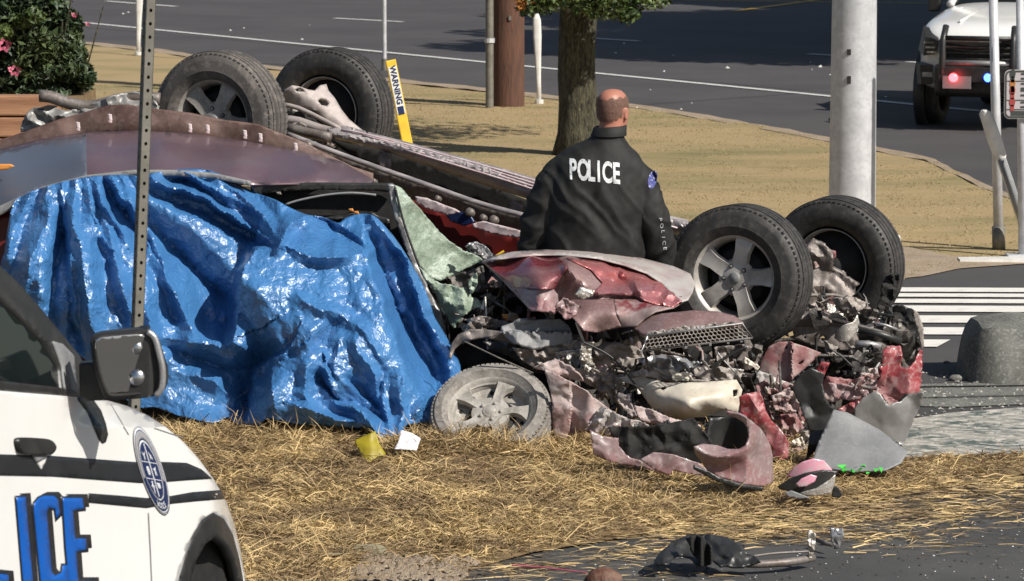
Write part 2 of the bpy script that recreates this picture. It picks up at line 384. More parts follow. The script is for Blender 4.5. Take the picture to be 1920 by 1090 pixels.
 bark=mat('bark', (.070, .064, .036), .9, col2=(.022, .019, .012), sc=14, rng=(.42, .58), col3=(.17, .155, .09), sc3=40, f3=.5, bump=1, bsc=22, dist=.04, stretch=(1.6, 1.6, .45)),
 leaf=mat('leaf', (.042, .080, .020), .5, col2=(.085, .115, .032), sc=3, island=.5),
 leafdark=mat('dark_leaf', (.020, .040, .014), .55, col2=(.060, .080, .026), sc=3, rng=(.45, .65), island=.5),
 autumn=mat('autumn_leaf', (.40, .16, .03), .6, island=.5),
 pink=mat('pink_petal', (.60, .16, .24), .6, col2=(.45, .08, .13), sc=20),
 timber=mat('timber', (.36, .19, .105), .85, col2=(.25, .12, .065), sc=5, rng=(.4, .6), bump=.4, bsc=20, stretch=(.3, 2, 3)),
 yellow=mat('yellow_plastic', (.78, .50, .035), .5, col2=(.66, .42, .03), sc=8), offwhite=mat('white_plastic', (.74, .72, .68), .5, col2=(.62, .60, .56), sc=8),
 signw=mat('sign_white', (.50, .45, .45), .5), signr=mat('sign_red', (.36, .06, .05), .5), signo=mat('sign_orange', (.45, .18, .05), .5), signk=mat('sign_black', (.05, .06, .05), .5),
 skin=mat('skin', (.36, .155, .105), .5, col2=(.42, .17, .115), sc=9, bump=.1, bsc=150, dist=.002),
 hair=mat('cropped_hair', (.115, .068, .05), .8, col2=(.16, .095, .07), sc=60, bump=.5, bsc=400, dist=.002),
 jacket=mat('nylon_jacket', (.009, .009, .0088), .72, spec=.35, col2=(.019, .019, .018), sc=8, bump=.18, bsc=28, dist=.01),
 trousers=mat('trousers', (.012, .012, .018), .8), shoe=mat('shoe', (.01, .01, .01), .3),
 reflect=mat('reflective_print', (.66, .68, .68), .5, col2=(.30, .30, .30), sc=70, rng=(.55, .62)), patchblue=mat('patch_blue', (.05, .06, .22), .6, col2=(.5, .5, .6), sc=60, rng=(.55, .6)),
 lampred=mat('red_lamp', (.5, .02, .02), .3, emit=(1, .05, .06, 9)), lampblue=mat('blue_lamp', (.02, .03, .5), .3, emit=(.03, .08, 1, 12)),
 cardy=mat('yellow_card', (.33, .265, .012), .55, col2=(.26, .205, .01), sc=9), paper=mat('white_paper', (.78, .74, .76), .6),
 helmet=mat('pink_shell', (.72, .33, .42), .3, coat=.3, col2=(.60, .42, .44), sc=18, rng=(.5, .6)),
 greenglass=mat('green_glass', (.08, .55, .08), .15, island=.4), rust=mat('rusty_lump', (.10, .035, .02), .7, col2=(.16, .09, .06), sc=20, bump=.8, bsc=40),
 rock=mat('rock', (.30, .26, .16), .9, col2=(.19, .17, .11), sc=9, bump=.8, bsc=30, dist=.02),
 orange=mat('orange_marker', (.65, .26, .06), .4),
 bluish=mat('sky_blue_lens', (.08, .17, .32), .15, coat=.5),
)
# tarp: woven polyethylene, glossy, finely crinkled
def tarp_material():
    m = bpy.data.materials.new('blue_tarp'); m.use_nodes = True; N = m.node_tree.nodes; L = m.node_tree.links
    b = N['Principled BSDF']; b.inputs['Roughness'].default_value = .36; b.inputs['Specular IOR Level'].default_value = .9
    b.inputs['Coat Weight'].default_value = .15; b.inputs['Coat Roughness'].default_value = .3
    tc = N.new('ShaderNodeTexCoord')
    no = N.new('ShaderNodeTexNoise'); no.inputs['Scale'].default_value = 3; no.inputs['Detail'].default_value = 5; L.new(tc.outputs['Object'], no.inputs[0])
    mx = N.new('ShaderNodeMix'); mx.data_type = 'RGBA'; L.new(no.outputs[0], mx.inputs[0]); mx.inputs[6].default_value = (.030, .120, .31, 1); mx.inputs[7].default_value = (.058, .200, .43, 1)
    L.new(mx.outputs[2], b.inputs['Base Color'])
    v = N.new('ShaderNodeTexVoronoi'); v.feature = 'F1'; v.inputs['Scale'].default_value = 26
    n2 = N.new('ShaderNodeTexNoise'); n2.inputs['Scale'].default_value = 9; n2.inputs['Detail'].default_value = 3; L.new(tc.outputs['Object'], n2.inputs[0])
    vm = N.new('ShaderNodeVectorMath'); vm.operation = 'MULTIPLY_ADD'; vm.inputs[1].default_value = (.22, .22, .22)
    L.new(n2.outputs['Color'], vm.inputs[0]); L.new(tc.outputs['Object'], vm.inputs[2]); L.new(vm.outputs[0], v.inputs[0])
    n3 = N.new('ShaderNodeTexNoise'); n3.inputs['Scale'].default_value = 60; n3.inputs['Detail'].default_value = 3; L.new(vm.outputs[0], n3.inputs[0])
    ad = N.new('ShaderNodeMath'); ad.operation = 'MULTIPLY_ADD'; L.new(n3.outputs[0], ad.inputs[0]); ad.inputs[1].default_value = .5; L.new(v.outputs['Distance'], ad.inputs[2])
    bp = N.new('ShaderNodeBump'); bp.inputs['Strength'].default_value = .55; bp.inputs['Distance'].default_value = .010; L.new(ad.outputs[0], bp.inputs['Height']); L.new(bp.outputs[0], b.inputs['Normal'])
    return m
M['tarp'] = tarp_material()

def _hairalpha():
    m = M['hair']; N = m.node_tree.nodes; L = m.node_tree.links; b = N['Principled BSDF']; tc = N.new('ShaderNodeTexCoord'); n_ = N.new('ShaderNodeTexNoise'); n_.inputs['Scale'].default_value = 260; n_.inputs['Detail'].default_value = 2
    r_ = N.new('ShaderNodeMapRange'); r_.inputs[1].default_value = .40; r_.inputs[2].default_value = .56; r_.inputs[3].default_value = .25; L.new(tc.outputs['Object'], n_.inputs[0]); L.new(n_.outputs[0], r_.inputs[0]); L.new(r_.outputs[0], b.inputs['Alpha'])
_hairalpha()
# ================================================================ SETTING
S_ = 'structure'
V = [(-1500, -50), (1500, -50), (1500, 3000), (-1500, 3000)]
gr = mkobj('ground', [(x, y, 0) for x, y in V], [(0, 1, 2, 3)], M['asphalt'], None, False, kind=S_)
# lawn beyond the wreck
def lawn_h(x, y): return .008+.012*fbm(x*.35, y*.35, 3, 3)+.015*fbm(x*3, y*3, 8, 2)
DE = G([1500, 1600, 1690, 1730, 1800, 1925, 2200], [560, 540, 524, 520, 505, 496, 470])
def nearedge(x, y): return np.where(x > 2, np.clip((y-np.interp(x, DE[:, 0], DE[:, 1]))/.5, 0, 1), 1.0)
LAWN = [(-300, 66), (165, 82), (300, 98), (500, 128), (770, 157), (900, 170), (1200, 203), (1480, 249), (1560, 264), (1650, 283), (1740, 301), (1790, 322), (1840, 350), (1925, 385), (2150, 455),
        (2150, 478), (1925, 486), (1790, 496), (1700, 522), (1650, 560), (1560, 640), (1300, 780), (300, 790), (-300, 790)]
gsheet('lawn', LAWN, .006, M['lawn'], .28, hf=lambda x, y: lawn_h(x, y)*nearedge(x, y), kind=S_)
gsheet('dirt', [(1560, 470), (1680, 465), (1740, 478), (1800, 490), (1925, 490), (1925, 496), (1800, 505), (1730, 520), (1690, 524), (1600, 540), (1540, 520)], .0075, M['dirt'], .15, hf=lambda x, y: (lawn_h(x, y)+.008)*nearedge(x, y), kind=S_)
gsheet('dirt_edge', [(160, 80), (300, 95), (500, 125), (770, 154), (900, 167), (1200, 200), (1480, 246), (1560, 261), (1650, 280), (1740, 298), (1840, 346), (1925, 381),
                     (1925, 388), (1836, 354), (1735, 305), (1645, 288), (1480, 254), (1200, 207), (900, 174), (770, 161), (500, 132), (300, 102), (160, 86)], .022, M['dirt'], .3, hf=lambda x, y: .02*fbm(x*4, y*4, 3, 2), kind=S_)
# near asphalt and right-hand street
gsheet('road_near', [(-200, 1500), (-200, 1090), (560, 1100), (700, 1055), (860, 1075), (1000, 1040), (1250, 1000), (1600, 950), (2100, 880), (2100, 1500)], .004, M['asphalt_near'], .5, kind=S_)
gsheet('concrete_gutter', [(1500, 760), (1500, 735), (1720, 722), (2100, 716), (2100, 752), (1800, 765)], .006, M['concrete'], .4, kind=S_)
gsheet('powder_patch', [(1560, 905), (1640, 830), (1700, 790), (1780, 777), (1900, 768), (2050, 762), (2050, 850), (1900, 856), (1780, 885), (1660, 905)], .009, M['powder'], .2, kind=S_)
def line(name, a, b, w, m, z=.008, n=1):
    A = G(*a)[:2]; B = G(*b)[:2]; d = (B-A)/np.linalg.norm(B-A); q = np.array([-d[1], d[0]])*w/2
    V = [A-q, B-q, B+q, A+q]
    return mkobj(name, [(x, y, z) for x, y in V], [(0, 1, 2, 3)], m, None, False, kind=S_)
line('edge_line', (-300, -2), (2300, 255), .13, M['paint'])
e = 0
for a, b in (((628, 35), (755, 42)), ((1100, 72), (1198, 78)), ((1515, 102), (1600, 107)), ((1700, 117), (1790, 122)), ((200, 3), (330, 13)), ((-260, -30), (-150, -22))):
    line('lane_dash', a, b, .13, M['paint'])
line('yellow_line', (500, -12), (2400, -2), .12, M['ypaint']); line('yellow_line', (900, -4), (2600, 18), .12, M['ypaint'])
line('yellow_line', (1375, 22), (1640, -14), .15, M['ypaint'])
# crosswalk bars
for i, (y0, y1, xr) in enumerate(((542, 548.5, 1990), (553, 558, 1990), (563.5, 569.5, 1990), (576, 586, 1990), (595, 607, 1893), (617, 629, 1838), (640, 652, 1782))):
    yr = 1.2 if i < 4 else 0; y0 -= .8; y1 += .6
    W = G([1500, xr, xr-(0 if i < 4 else 25), 1500], [y0-1, y0+yr, y1+yr, y1-1])
    mkobj('crosswalk_bar', [(p[0], p[1], .008) for p in W], [(0, 3, 2, 1)], M['bars'], None, False, kind=S_)
# pavement strip and pale kerb right behind the dirt
p = G([1795, 1800, 2100, 2100], [491, 496, 493, 487])
mb = MB(); W = p
mb.add([(x, y, .0) for x, y, _ in W]+[(x, y, .035) for x, y, _ in W], [(4, 5, 6, 7), (0, 1, 5, 4), (1, 2, 6, 5), (2, 3, 7, 6), (3, 0, 4, 7)]); mb.build('kerb', M['offwhite'], kind=S_)
line('gutter_joint', (1700, 729), (2100, 724), .035, M['blackm'], .0115); line('gutter_joint', (1690, 750), (2100, 741), .02, M['blackm'], .0115)
line('road_crack', (1100, 205), (1500, 176), .02, M['blackm']); line('road_seam', (-200, 20), (2100, 222), .03, M['asphalt_near'], .0045)
# concrete island nose, right edge
mb = MB(); a = G(1815, 722); b = G(2300, 716)
prof = []
N_ = 26
for i in range(N_+1):
    t = (i/N_)**2; x = a[0]+t*2.6; q = min(1, t/.045); hgt = .31*math.sqrt(max(0.0, 1-(1-q)**2))*(1+.04*vn(np.array(t*9.), np.array(1.), 3))+.02
    dep = .25+.6*math.sqrt(max(0, 1-(1-min(1, t/.10))**2)); yc = a[1]+.42
    prof.append([(x, yc-dep*.5, 0), (x, yc-dep*.47, hgt*.62), (x, yc-dep*.36, hgt*.93), (x, yc-dep*.1, hgt), (x, yc+dep*.3, hgt*.98), (x, yc+dep*.5, 0)])
prof = [[(x_+.02*float(vn(np.array(x_*9.), np.array(z_*14.+j), 4)), y_+.09*float(vn(np.array(x_*7.+j), np.array(z_*9.), 8)), z_*(1+.16*float(vn(np.array(x_*6.), np.array(j*1.), 2)))) for j, (x_, y_, z_) in enumerate(rg)] for rg in prof]
mb.loft(prof); o = mb.build('concrete_island', M['concrete'], smooth=True, label='rounded grey concrete island nose beside the crosswalk at the right edge', cat='traffic island')
sharp(o, 24)
# ---------------------------------------------------------------- straw verge
STRAW = [(-250, 740), (330, 770), (900, 800), (1150, 800), (1450, 830), (1600, 850), (1700, 868), (2050, 850), (2050, 878), (1920, 893), (1600, 950), (1250, 1000), (1000, 1040), (860, 1078), (700, 1060), (620, 1140), (-250, 1300)]
def straw_h(x, y):
    # thins out towards the asphalt edge; mound under the wreck
    e = np.clip((y-edge_y(x))/1.0, 0, 1)
    left = 1/(1+np.exp((x-.15)*4)); ramp = np.clip((y-17.2)/2.0, 0, 1)
    return e*(.012+.018*np.clip(fbm(x*1.3, y*1.3, 11, 3)+.35, 0, 1)+.010*fbm(x*6, y*6, 12, 2)+left*(.085*ramp+.05*np.clip(fbm(x*1.1, y*1.1, 13, 2)+.3, 0, 1)))
EP = G([-250, 620, 700, 860, 1000, 1250, 1600, 1920, 2050], [1300, 1140, 1060, 1078, 1040, 1000, 950, 893, 878])
def edge_y(x): return np.interp(x, EP[:, 0], EP[:, 1])
straw_base = gsheet('straw_verge', STRAW, .012, M['soil'], .07, hf=straw_h, kind=S_)
SW = G(np.array([p[0] for p in STRAW]), np.array([p[1] for p in STRAW]))[:, :2]
def blades(name, xy, L0, L1, w, flat, m, hf, z0, thickbase=.0, seed=1, bend=.35, kind='stuff', dirbias=0):
    r = np.random.RandomState(seed); n = len(xy)
    th = r.uniform(0, 2*PI, n)
    if dirbias: th = r.normal(0, .5, n)+np.where(r.rand(n) < .5, 0, PI)
    L = r.uniform(L0, L1, n)*(.6+.8*r.rand(n)); ph = np.abs(r.normal(0, flat, n))
    b = np.c_[xy, hf(xy[:, 0], xy[:, 1])+z0+r.rand(n)*thickbase]
    d = np.c_[np.cos(th)*np.cos(ph), np.sin(th)*np.cos(ph), np.sin(ph)]
    s = np.c_[-np.sin(th), np.cos(th), np.zeros(n)]*(w*(.6+.8*r.rand(n)))[:, None]
    # roll the blade so it is seen from the side too
    up = np.cross(s, d); rr = r.uniform(-1.2, 1.2, n)[:, None]; s = s*np.cos(rr)+up*np.sin(rr)
    k = r.normal(0, bend, n)[:, None]*L[:, None]*np.c_[-np.sin(th), np.cos(th), r.normal(.1, .5, n)]
    m1 = b+d*(L*.5)[:, None]+k*.5; e1 = b+d*L[:, None]+k*.2-np.c_[np.zeros(n), np.zeros(n), L*.08]
    V = np.empty((n, 5, 3)); V[:, 0] = b-s/2; V[:, 1] = b+s/2; V[:, 2] = m1+s/2; V[:, 3] = m1-s/2; V[:, 4] = e1
    V[:, :, 2] = np.maximum(V[:, :, 2], .012)
    i = np.arange(n)[:, None]*5
    T = np.concatenate([i+np.array([[0, 1, 2]]), i+np.array([[0, 2, 3]]), i+np.array([[3, 2, 4]])], 0)
    return fastmesh(name, V.reshape(-1, 3), T, m, kind=kind)
def scatter(poly, n, seed):
    r = np.random.RandomState(seed); poly = np.array(poly); lo = poly.min(0); hi = poly.max(0); out = []
    tot = 0
    while tot < n:
        q = r.uniform(lo, hi, (n*2, 2)); q = q[inpoly(q, poly)]; out.append(q); tot += len(q)
    return np.concatenate(out)[:n]
vis = SW.copy(); vis[:, 0] = np.clip(vis[:, 0], -3.0, 3.2); vis[:, 1] = np.clip(vis[:, 1], 13.5, 22)
q = scatter(vis, 330000, 5)
dens = np.clip((q[:, 1]-edge_y(q[:, 0]))/.9, .0, 1)**.7*np.clip(.95+2.2*fbm(q[:, 0]*1.6, q[:, 1]*1.6, 44, 3), .25, 1)
q = q[RS.rand(len(q)) < dens]
q = q[RS.rand(len(q)) < np.clip(1.7-q[:, 0]/2.2, .35, 1)]
blades('straw_cover', q, .035, .11, .0036, .26, M['straw'], straw_h, .0, .022, 21)
q = scatter(vis, 2600, 9); q = q[RS.rand(len(q)) < np.clip(1.5-q[:, 0]/1.6, .1, 1)]
blades('straw_stalks', q, .10, .26, .0036, .38, M['straw'], straw_h, .01, .02, 23, bend=.2)
q = scatter([(-2.6, 18.6), (.2, 18.5), (.9, 18.8), (.9, 19.25), (-.2, 19.5), (-2.6, 19.75)], 15000, 19); cl = fbm(q[:, 0]*2.6, q[:, 1]*3, 61, 2); q = q[cl > -.12]
blades('straw_clumps', q, .05, .15, .0036, .45, M['straw'], lambda x, y: straw_h(x, y)+.07*np.clip(fbm(x*2.6, y*3, 61, 2)+.12, 0, .6), .0, .03, 29, bend=.3)
# streaks of straw dragged over the asphalt
st = []
for cx, cy, ln, n in ((1300, 985, 1.5, 1500), (1500, 960, 1.8, 1500), (1700, 925, 1.6, 1300), (1450, 1005, 1.0, 500), (1620, 975, 1.2, 450), (1750, 945, 1.4, 500), (1830, 908, 1.3, 900), (1350, 1010, .7, 500), (1180, 1040, .5, 200),
                      (1560, 1010, .8, 140), (1700, 1030, .6, 60), (1000, 1065, .6, 200), (1240, 1085, .3, 60), (900, 1080, .6, 150)):
    c = G(cx, cy); st.append(np.c_[RS.normal(c[0], ln*.4, n), RS.normal(c[1], .09, n)+(RS.rand(n)-.5)*.2])
st = np.concatenate(st)
blades('straw_streaks', st, .04, .14, .004, .10, M['straw'], lambda x, y: np.zeros(len(x)), .008, .012, 25, bend=.15, dirbias=1)
# lawn blades
LW = G(np.array([p[0] for p in LAWN]), np.array([p[1] for p in LAWN]))[:, :2]
lv = LW.copy(); lv[:, 0] = np.clip(lv[:, 0], -5.2, 6.2); lv[:, 1] = np.clip(lv[:, 1], 19.5, 46)
q = scatter(lv, 190000, 15)
blades('lawn_grass', q, .008, .020, .0055, .5, M['grass'], lawn_h, .001, .006, 26, bend=.3)
# grit, glass crumbs and small debris on the asphalt
def crumbs(name, region, n, s0, s1, m, seed, z=.006):
    pl = G(np.array([p[0] for p in region]), np.array([p[1] for p in region]))[:, :2]; q = scatter(pl, n, seed); r = np.random.RandomState(seed)
    sz = r.uniform(s0, s1, n)[:, None, None]*np.array([1, 1, .6]); base = np.array([(1, 0, 0), (-.5, .87, 0), (-.5, -.87, 0), (0, 0, 1.1)])
    V = base[None]*sz*(.6+.8*r.rand(n, 4, 1)); a = r.rand(n)*6.3; c, s = np.cos(a), np.sin(a)
    X = V[:, :, 0]*c[:, None]-V[:, :, 1]*s[:, None]; Y = V[:, :, 0]*s[:, None]+V[:, :, 1]*c[:, None]
    V = np.stack([X+q[:, 0:1], Y+q[:, 1:2], V[:, :, 2]+z], 2).reshape(-1, 3)
    i = np.arange(n)[:, None]*4; T = np.concatenate([i+np.array([t]) for t in ((0, 1, 3), (1, 2, 3), (2, 0, 3))], 0)
    return fastmesh(name, V, T, m, kind='stuff')
ROADR = [(700, 1120), (1000, 1045), (1250, 1005), (1600, 955), (1920, 895), (1960, 1120)]
crumbs('glass_crumbs', ROADR, 260, .002, .006, M['offwhite'], 31)
crumbs('road_grit', ROADR, 500, .004, .012, M['darkstuff'], 32)
crumbs('pale_grit', [(1700, 700), (1940, 690), (1940, 880), (1650, 890)], 700, .004, .015, M['powder'], 33)
crumbs('road_chips', [(200, 20), (1900, 120), (1940, 300), (1500, 250), (200, 75)], 26, .015, .035, M['offwhite'], 34, .004)
crumbs('soil_clods', [(560, 1095), (690, 1045), (900, 1060), (860, 1100)], 600, .008, .03, M['dirt'], 35, .02)

# ================================================================ POLES, POSTS
def pole(name, px, ybase, D, r0, r1, h, m, label, cat, lean=(0, 0), n=20, base=True, group=None):
    c = P(px, ybase, D); c = Vector((c[0], D, 0))
    t = thing(name, label, cat, c, group)
    top = c+Vector((lean[0], lean[1], h))
    mb = MB(); mb.tube([c+(top-c)*k/6 for k in range(7)], [r0+(r1-r0)*k/6 for k in range(7)], n); o = mb.build('shaft', m, t, True); sharp(o, 40)
    return t, c
t, c = pole('light_pole', 1597, 440, 29.0, .185, .13, 9, M['galv'], 'thick pale grey galvanised light pole rising behind the overturned front wheels', 'light pole', n=40)
mb = MB(); mb.box(c+Vector((0, 0, .03)), (.55, .55, .04)); mb.build('base_plate', M['galv'], t, bevel=.01)
for dx in (-.2, .2):
    for dy in (-.2, .2):
        mb = MB(); mb.tube([c+Vector((dx, dy, .05)), c+Vector((dx, dy, .11))], .02, 6); mb.build('bolt', M['galv'], t)
for yy, hh in ((98, .045), (150, .06)):   # small drain slots / scars on the pole
    q = P(1592, yy, 28.83); mb = MB(); mb.box(q, (.03, .012, hh)); mb.build('slot', M['blackm'], t, bevel=.004)
# utility pole and the thin conduit pole beside it
Du = G(950, 201)[1]
t, c = pole('utility_pole', 953, 201, Du, .185, .16, 9, M['wood'], 'brown weathered wooden utility pole between the thin grey post and the tree', 'utility pole', n=28)
mb = MB(); mb.box(c+Vector((.02, -.19, 1.02)), (.03, .02, .05)); mb.build('tag', M['postgal'], t)
t, c = pole('conduit_post', 918, 205, G(918, 205)[1], .045, .045, 5, M['postgal'], 'thin grey metal post standing just left of the wooden utility pole', 'post')
for zz in (.75, 1.9): mb = MB(); mb.tube([c+Vector((0, 0, zz)), c+Vector((0, 0, zz+.05))], .058, 12); mb.build('clamp', M['galv'], t)
def paddle(px0, y0, px1, y1, w, label, tilt, grp=None):
    D0 = G(px1, y1)[1]; b = Vector(P(px1, y1, D0)); e = Vector(P(px0, y0, D0)); d = e-b
    t = thing('marker_post', label, 'marker post', b, grp)
    mb = MB(); rings = []
    for k, (f, s) in enumerate(((0, .6), (.25, .62), (.55, .9), (.75, 1.15), (.93, 1.1), (1, .55))):
        c = b+d*f; rings.append([c+Vector((x*w*s, y*.018, 0)) for x, y in ((-.5, -.5), (-.25, -1), (.25, -1), (.5, -.5), (.5, .5), (.25, 1), (-.25, 1), (-.5, .5))])
    mb.loft(rings); mb.build('blade', M['offwhite'], t, True)
    return t, b, d
t, b, d = paddle(1006, 26, 1011, 197, .085, 'white flexible marker post right of the wooden utility pole', 0)
mb = MB(); mb.tube([b, b+Vector((0, 0, .06))], .05, 10); mb.build('foot', M['offwhite'], t)
t, b, d = paddle(262, -40, 259, 106, .09, 'white flexible marker post behind the perforated sign post at upper left', 0)
mb = MB(); mb.tube([b, b+Vector((0, 0, .06))], .05, 10); mb.build('foot', M['offwhite'], t)
t, c = pole('sign_support', 721, 130, G(721, 132)[1], .028, .028, 4, M['galv'], 'slim grey metal post rising above the yellow cable marker', 'post')
mb = MB(); mb.tube([c, c+Vector((0, 0, .15))], .04, 10); mb.build('sleeve', M['postgal'], t)
# yellow leaning marker
D0 = 27.5; b = Vector(P(768, 290, D0)); e = Vector(P(732, 113, D0)); d = (e-b); R = Matrix.Rotation(math.atan2(d.x, d.z), 3, 'Y') @ Matrix.Rotation(.25, 3, 'Z')
t = thing('cable_marker', 'yellow leaning utility marker with a printed white label behind the raised rear tyre', 'marker post', (b.x, b.y, 0))
L_ = d.length; bb = b+(b-e)*.35
mb = MB(); mb.box((bb+e)/2, (.078, .022, (e-bb).length), R); mb.build('blade', M['yellow'], t, bevel=.006)
mb = MB(); c = b+d*.68; mb.box(c-R @ Vector((0, .0125, 0)), (.062, .003, L_*.50), R); mb.build('printed_label', M['offwhite'], t)
txt = 'WARNING'
def textmesh(s, size, bold=0, ext=0.0, spacing=1.0):
    cu = bpy.data.curves.new('txt', 'FONT'); cu.body = s; cu.size = size; cu.align_x = 'CENTER'; cu.align_y = 'CENTER'; cu.offset = bold; cu.extrude = ext; cu.space_character = spacing
    ob = bpy.data.objects.new('txt', cu); C.objects.link(ob); dg = bpy.context.evaluated_depsgraph_get(); me = bpy.data.meshes.new_from_object(ob.evaluated_get(dg))
    V = np.array([v.co[:] for v in me.vertices]); Fc = [tuple(p.vertices) for p in me.polygons]; bpy.data.objects.remove(ob); bpy.data.meshes.remove(me); return V, Fc
def place_text(name, s, size, origin, ex, ey, m, parent, bold=0, off=0, sx=1.0, **k):
    V, Fc = textmesh(s, size, bold); ex = Vector(ex).normalized(); ey = Vector(ey).normalized(); n = ex.cross(ey)
    W = [Vector(origin)+ex*v[0]*sx+ey*v[1]+n*off for v in V]; return mkobj(name, W, Fc, m, parent, False, **k)
up = (e-b).normalized(); rt = (R @ Vector((1, 0, 0))).normalized(); fr = -(R @ Vector((0, 1, 0)))
place_text('lettering', txt, .06, c+fr*.0165+up*.04, -up, rt, M['navy'], t, .002)
mb = MB(); mb.box(b+d*.47+fr*.0155, (.045, .003, .06), R); mb.build('symbol', M['navy'], t)
# ---- near perforated sign post, leaning, in front of the tarp
D0 = 14.2; tp = Vector(P(283, -60, D0)); bt = Vector(P(256, 650, D0)); dd = (bt-tp); k = (0-tp.z)/dd.z; bt = tp+dd*k
t = thing('sign_post', 'perforated square steel sign post leaning in front of the blue tarp', 'sign post', bt)
d = tp-bt; L_ = d.length; R = d.to_track_quat('Z', 'Y').to_matrix() @ Matrix.Rotation(math.radians(90), 3, 'Z') @ Matrix.Rotation(.42, 3, 'Z')
wd = .038; zs = np.arange(.35, L_, .0254*1.0*2)
# square tube wall pieces around real holes: front and right faces built as strips
def perf_face(mb, nx, ny):
    # face with holes: grid of quads around octagonal holes
    nrm = Vector((nx, ny, 0)); side = Vector((-ny, nx, 0)); hh = .0508; r = .0065
    n = int(L_/hh)
    for i in range(n):
        z0 = i*hh; z1 = z0+hh; zc = (z0+z1)/2
        outer = [(-wd/2, z0), (0, z0), (wd/2, z0), (wd/2, zc), (wd/2, z1), (0, z1), (-wd/2, z1), (-wd/2, zc)]
        inner = [(r*math.cos(a), zc+r*1.15*math.sin(a)) for a in [math.radians(225+45*q) for q in range(8)]]
        V = [bt+R @ (nrm*wd/2+side*x+Vector((0, 0, z))) for x, z in outer+inner]
        mb.add(V, [(q, (q+1) % 8, 8+(q+1) % 8, 8+q) for q in range(8)])
mb = MB()
for nx, ny in ((1, 0), (0, 1), (-1, 0), (0, -1)): perf_face(mb, nx, ny)
o = mb.build('post', M['postgal'], t); so_ = o.modifiers.new('wall', 'SOLIDIFY'); so_.thickness = .003; so_.offset = -1
# ---- right sign posts
Dr = G(1872, 470)[1]; b = Vector(G(1873, 472)); t = thing('street_sign_post', 'slim grey post at right carrying nothing, with a white guard leaning on it', 'post', b)
e = Vector(P(1861, -60, Dr)); mb = MB(); mb.tube([b, e], [.038, .034], 14); mb.build('shaft', M['galv'], t, True)
mb = MB(); mb.tube([b, b+(e-b)*.09], .05, 14); mb.build('sleeve', M['postgal'], t, True)
b2 = Vector(G(1917, 486)); t = thing('traffic_sign', 'white sign with rows of red symbols on a grey post at the right edge', 'sign', b2)
mb = MB(); e2 = Vector(P(1912, -60, b2.y)); mb.tube([b2, e2], .03, 12); mb.build('post', M['galv'], t, True)
mb = MB(); mb.box(b2+Vector((0, 0, .02)), (.25, .18, .04)); mb.build('base_plate', M['galv'], t, bevel=.01)
c = Vector(P(1925, 177, b2.y-.05)); sc = F/b2.y; W_, H_ = 84/sc, 92/sc
def rrect(w, h, r, n=5):
    o = []
    for cx, cy, a0 in ((w/2-r, h/2-r, 0), (-w/2+r, h/2-r, 90), (-w/2+r, -h/2+r, 180), (w/2-r, -h/2+r, 270)):
        for k in range(n+1): a = math.radians(a0+90*k/n); o.append((cx+r*math.cos(a), cy+r*math.sin(a)))
    return o
T0 = lambda x, y, z: c+Vector((x, z, y))
mb = MB(); mb.prism(rrect(W_, H_, .04), -.004, .004, T0); mb.build('plate', M['signw'], t)
mb = MB()
ro = rrect(W_*.97, H_*.97, .037); ri = rrect(W_*.90, H_*.90, .03); n = len(ro)
mb.add([T0(x, y, -.0065) for x, y in ro+ri], [(i, (i+1) % n, n+(i+1) % n, n+i) for i in range(n)]); mb.build('border', M['signk'], t)
for yy in (.27, -.12, -.31): mb = MB(); mb.box(T0(0, yy*H_, -.0062), (W_*.9, .002, .006)); mb.build('rule', M['signk'], t)
for yy, m in ((.37, 'signk'), (.17, 'signo'), (.03, 'signr'), (-.21, 'signr')):
    mb = MB(); x0 = -W_*.32
    mb.prism([(x0+.022*math.cos(a), yy*H_+.035*math.sin(a)+.018) for a in np.arange(8)*PI/4], -.0085, -.0062, T0)
    mb.box(T0(x0, yy*H_-.025, -.0075), (.028, .002, .045)); mb.build('symbol', M[m], t)
    for q in range(2): mb = MB(); mb.box(T0(W_*.08, yy*H_+.018-.035*q, -.0075), (W_*.42, .002, .012)); mb.build('text_line', M['signk'], t)
for q in range(3): mb = MB(); mb.box(T0(0, -H_*(.35+.035*q), -.0075), (W_*.7, .002, .008)); mb.build('text_line', M['signk'], t)
# white guard leaning between the posts
t = thing('guy_guard', 'white and blue plastic guard leaning diagonally across the grey sign post', 'marker post', G(1925, 440))
A = Vector(P(1846, 206, Dr-.5)); B = Vector(P(1930, 455, Dr-.15))
mb = MB(); rings = []
for f, wd_ in ((0, .04), (.03, .10), (.25, .115), (.33, .10), (.36, .075), (1, .07)):
    q = A+(B-A)*f; rings.append([q+Vector((x*wd_, y*.02, 0)) for x, y in ((-.5, -.5), (0, -1), (.5, -.5), (.5, .5), (0, 1), (-.5, .5))])
mb.loft(rings); mb.build('sleeve', M['offwhite'], t, True)
mb = MB(); q = A+(B-A)*.75; mb.tube([A+(B-A)*.37+Vector((0, -.035, 0)), B+Vector((0, -.035, 0))], .03, 8); mb.build('lower_tube', M['greyplastic'], t, True)
# small white box kerb piece behind the front wheel
t = mkobj('x', [(0, 0, 0)], [], M['offwhite']) if False else None
cb = Vector(P(1672, 452, 27.2)); mb = MB(); mb.box(Vector((cb.x, cb.y, .12)), (.13, .12, .24), taper=.9)
mb.build('utility_stub', M['offwhite'], label='small white plastic stub poking out behind the far front tyre', cat='utility box', bevel=.01)
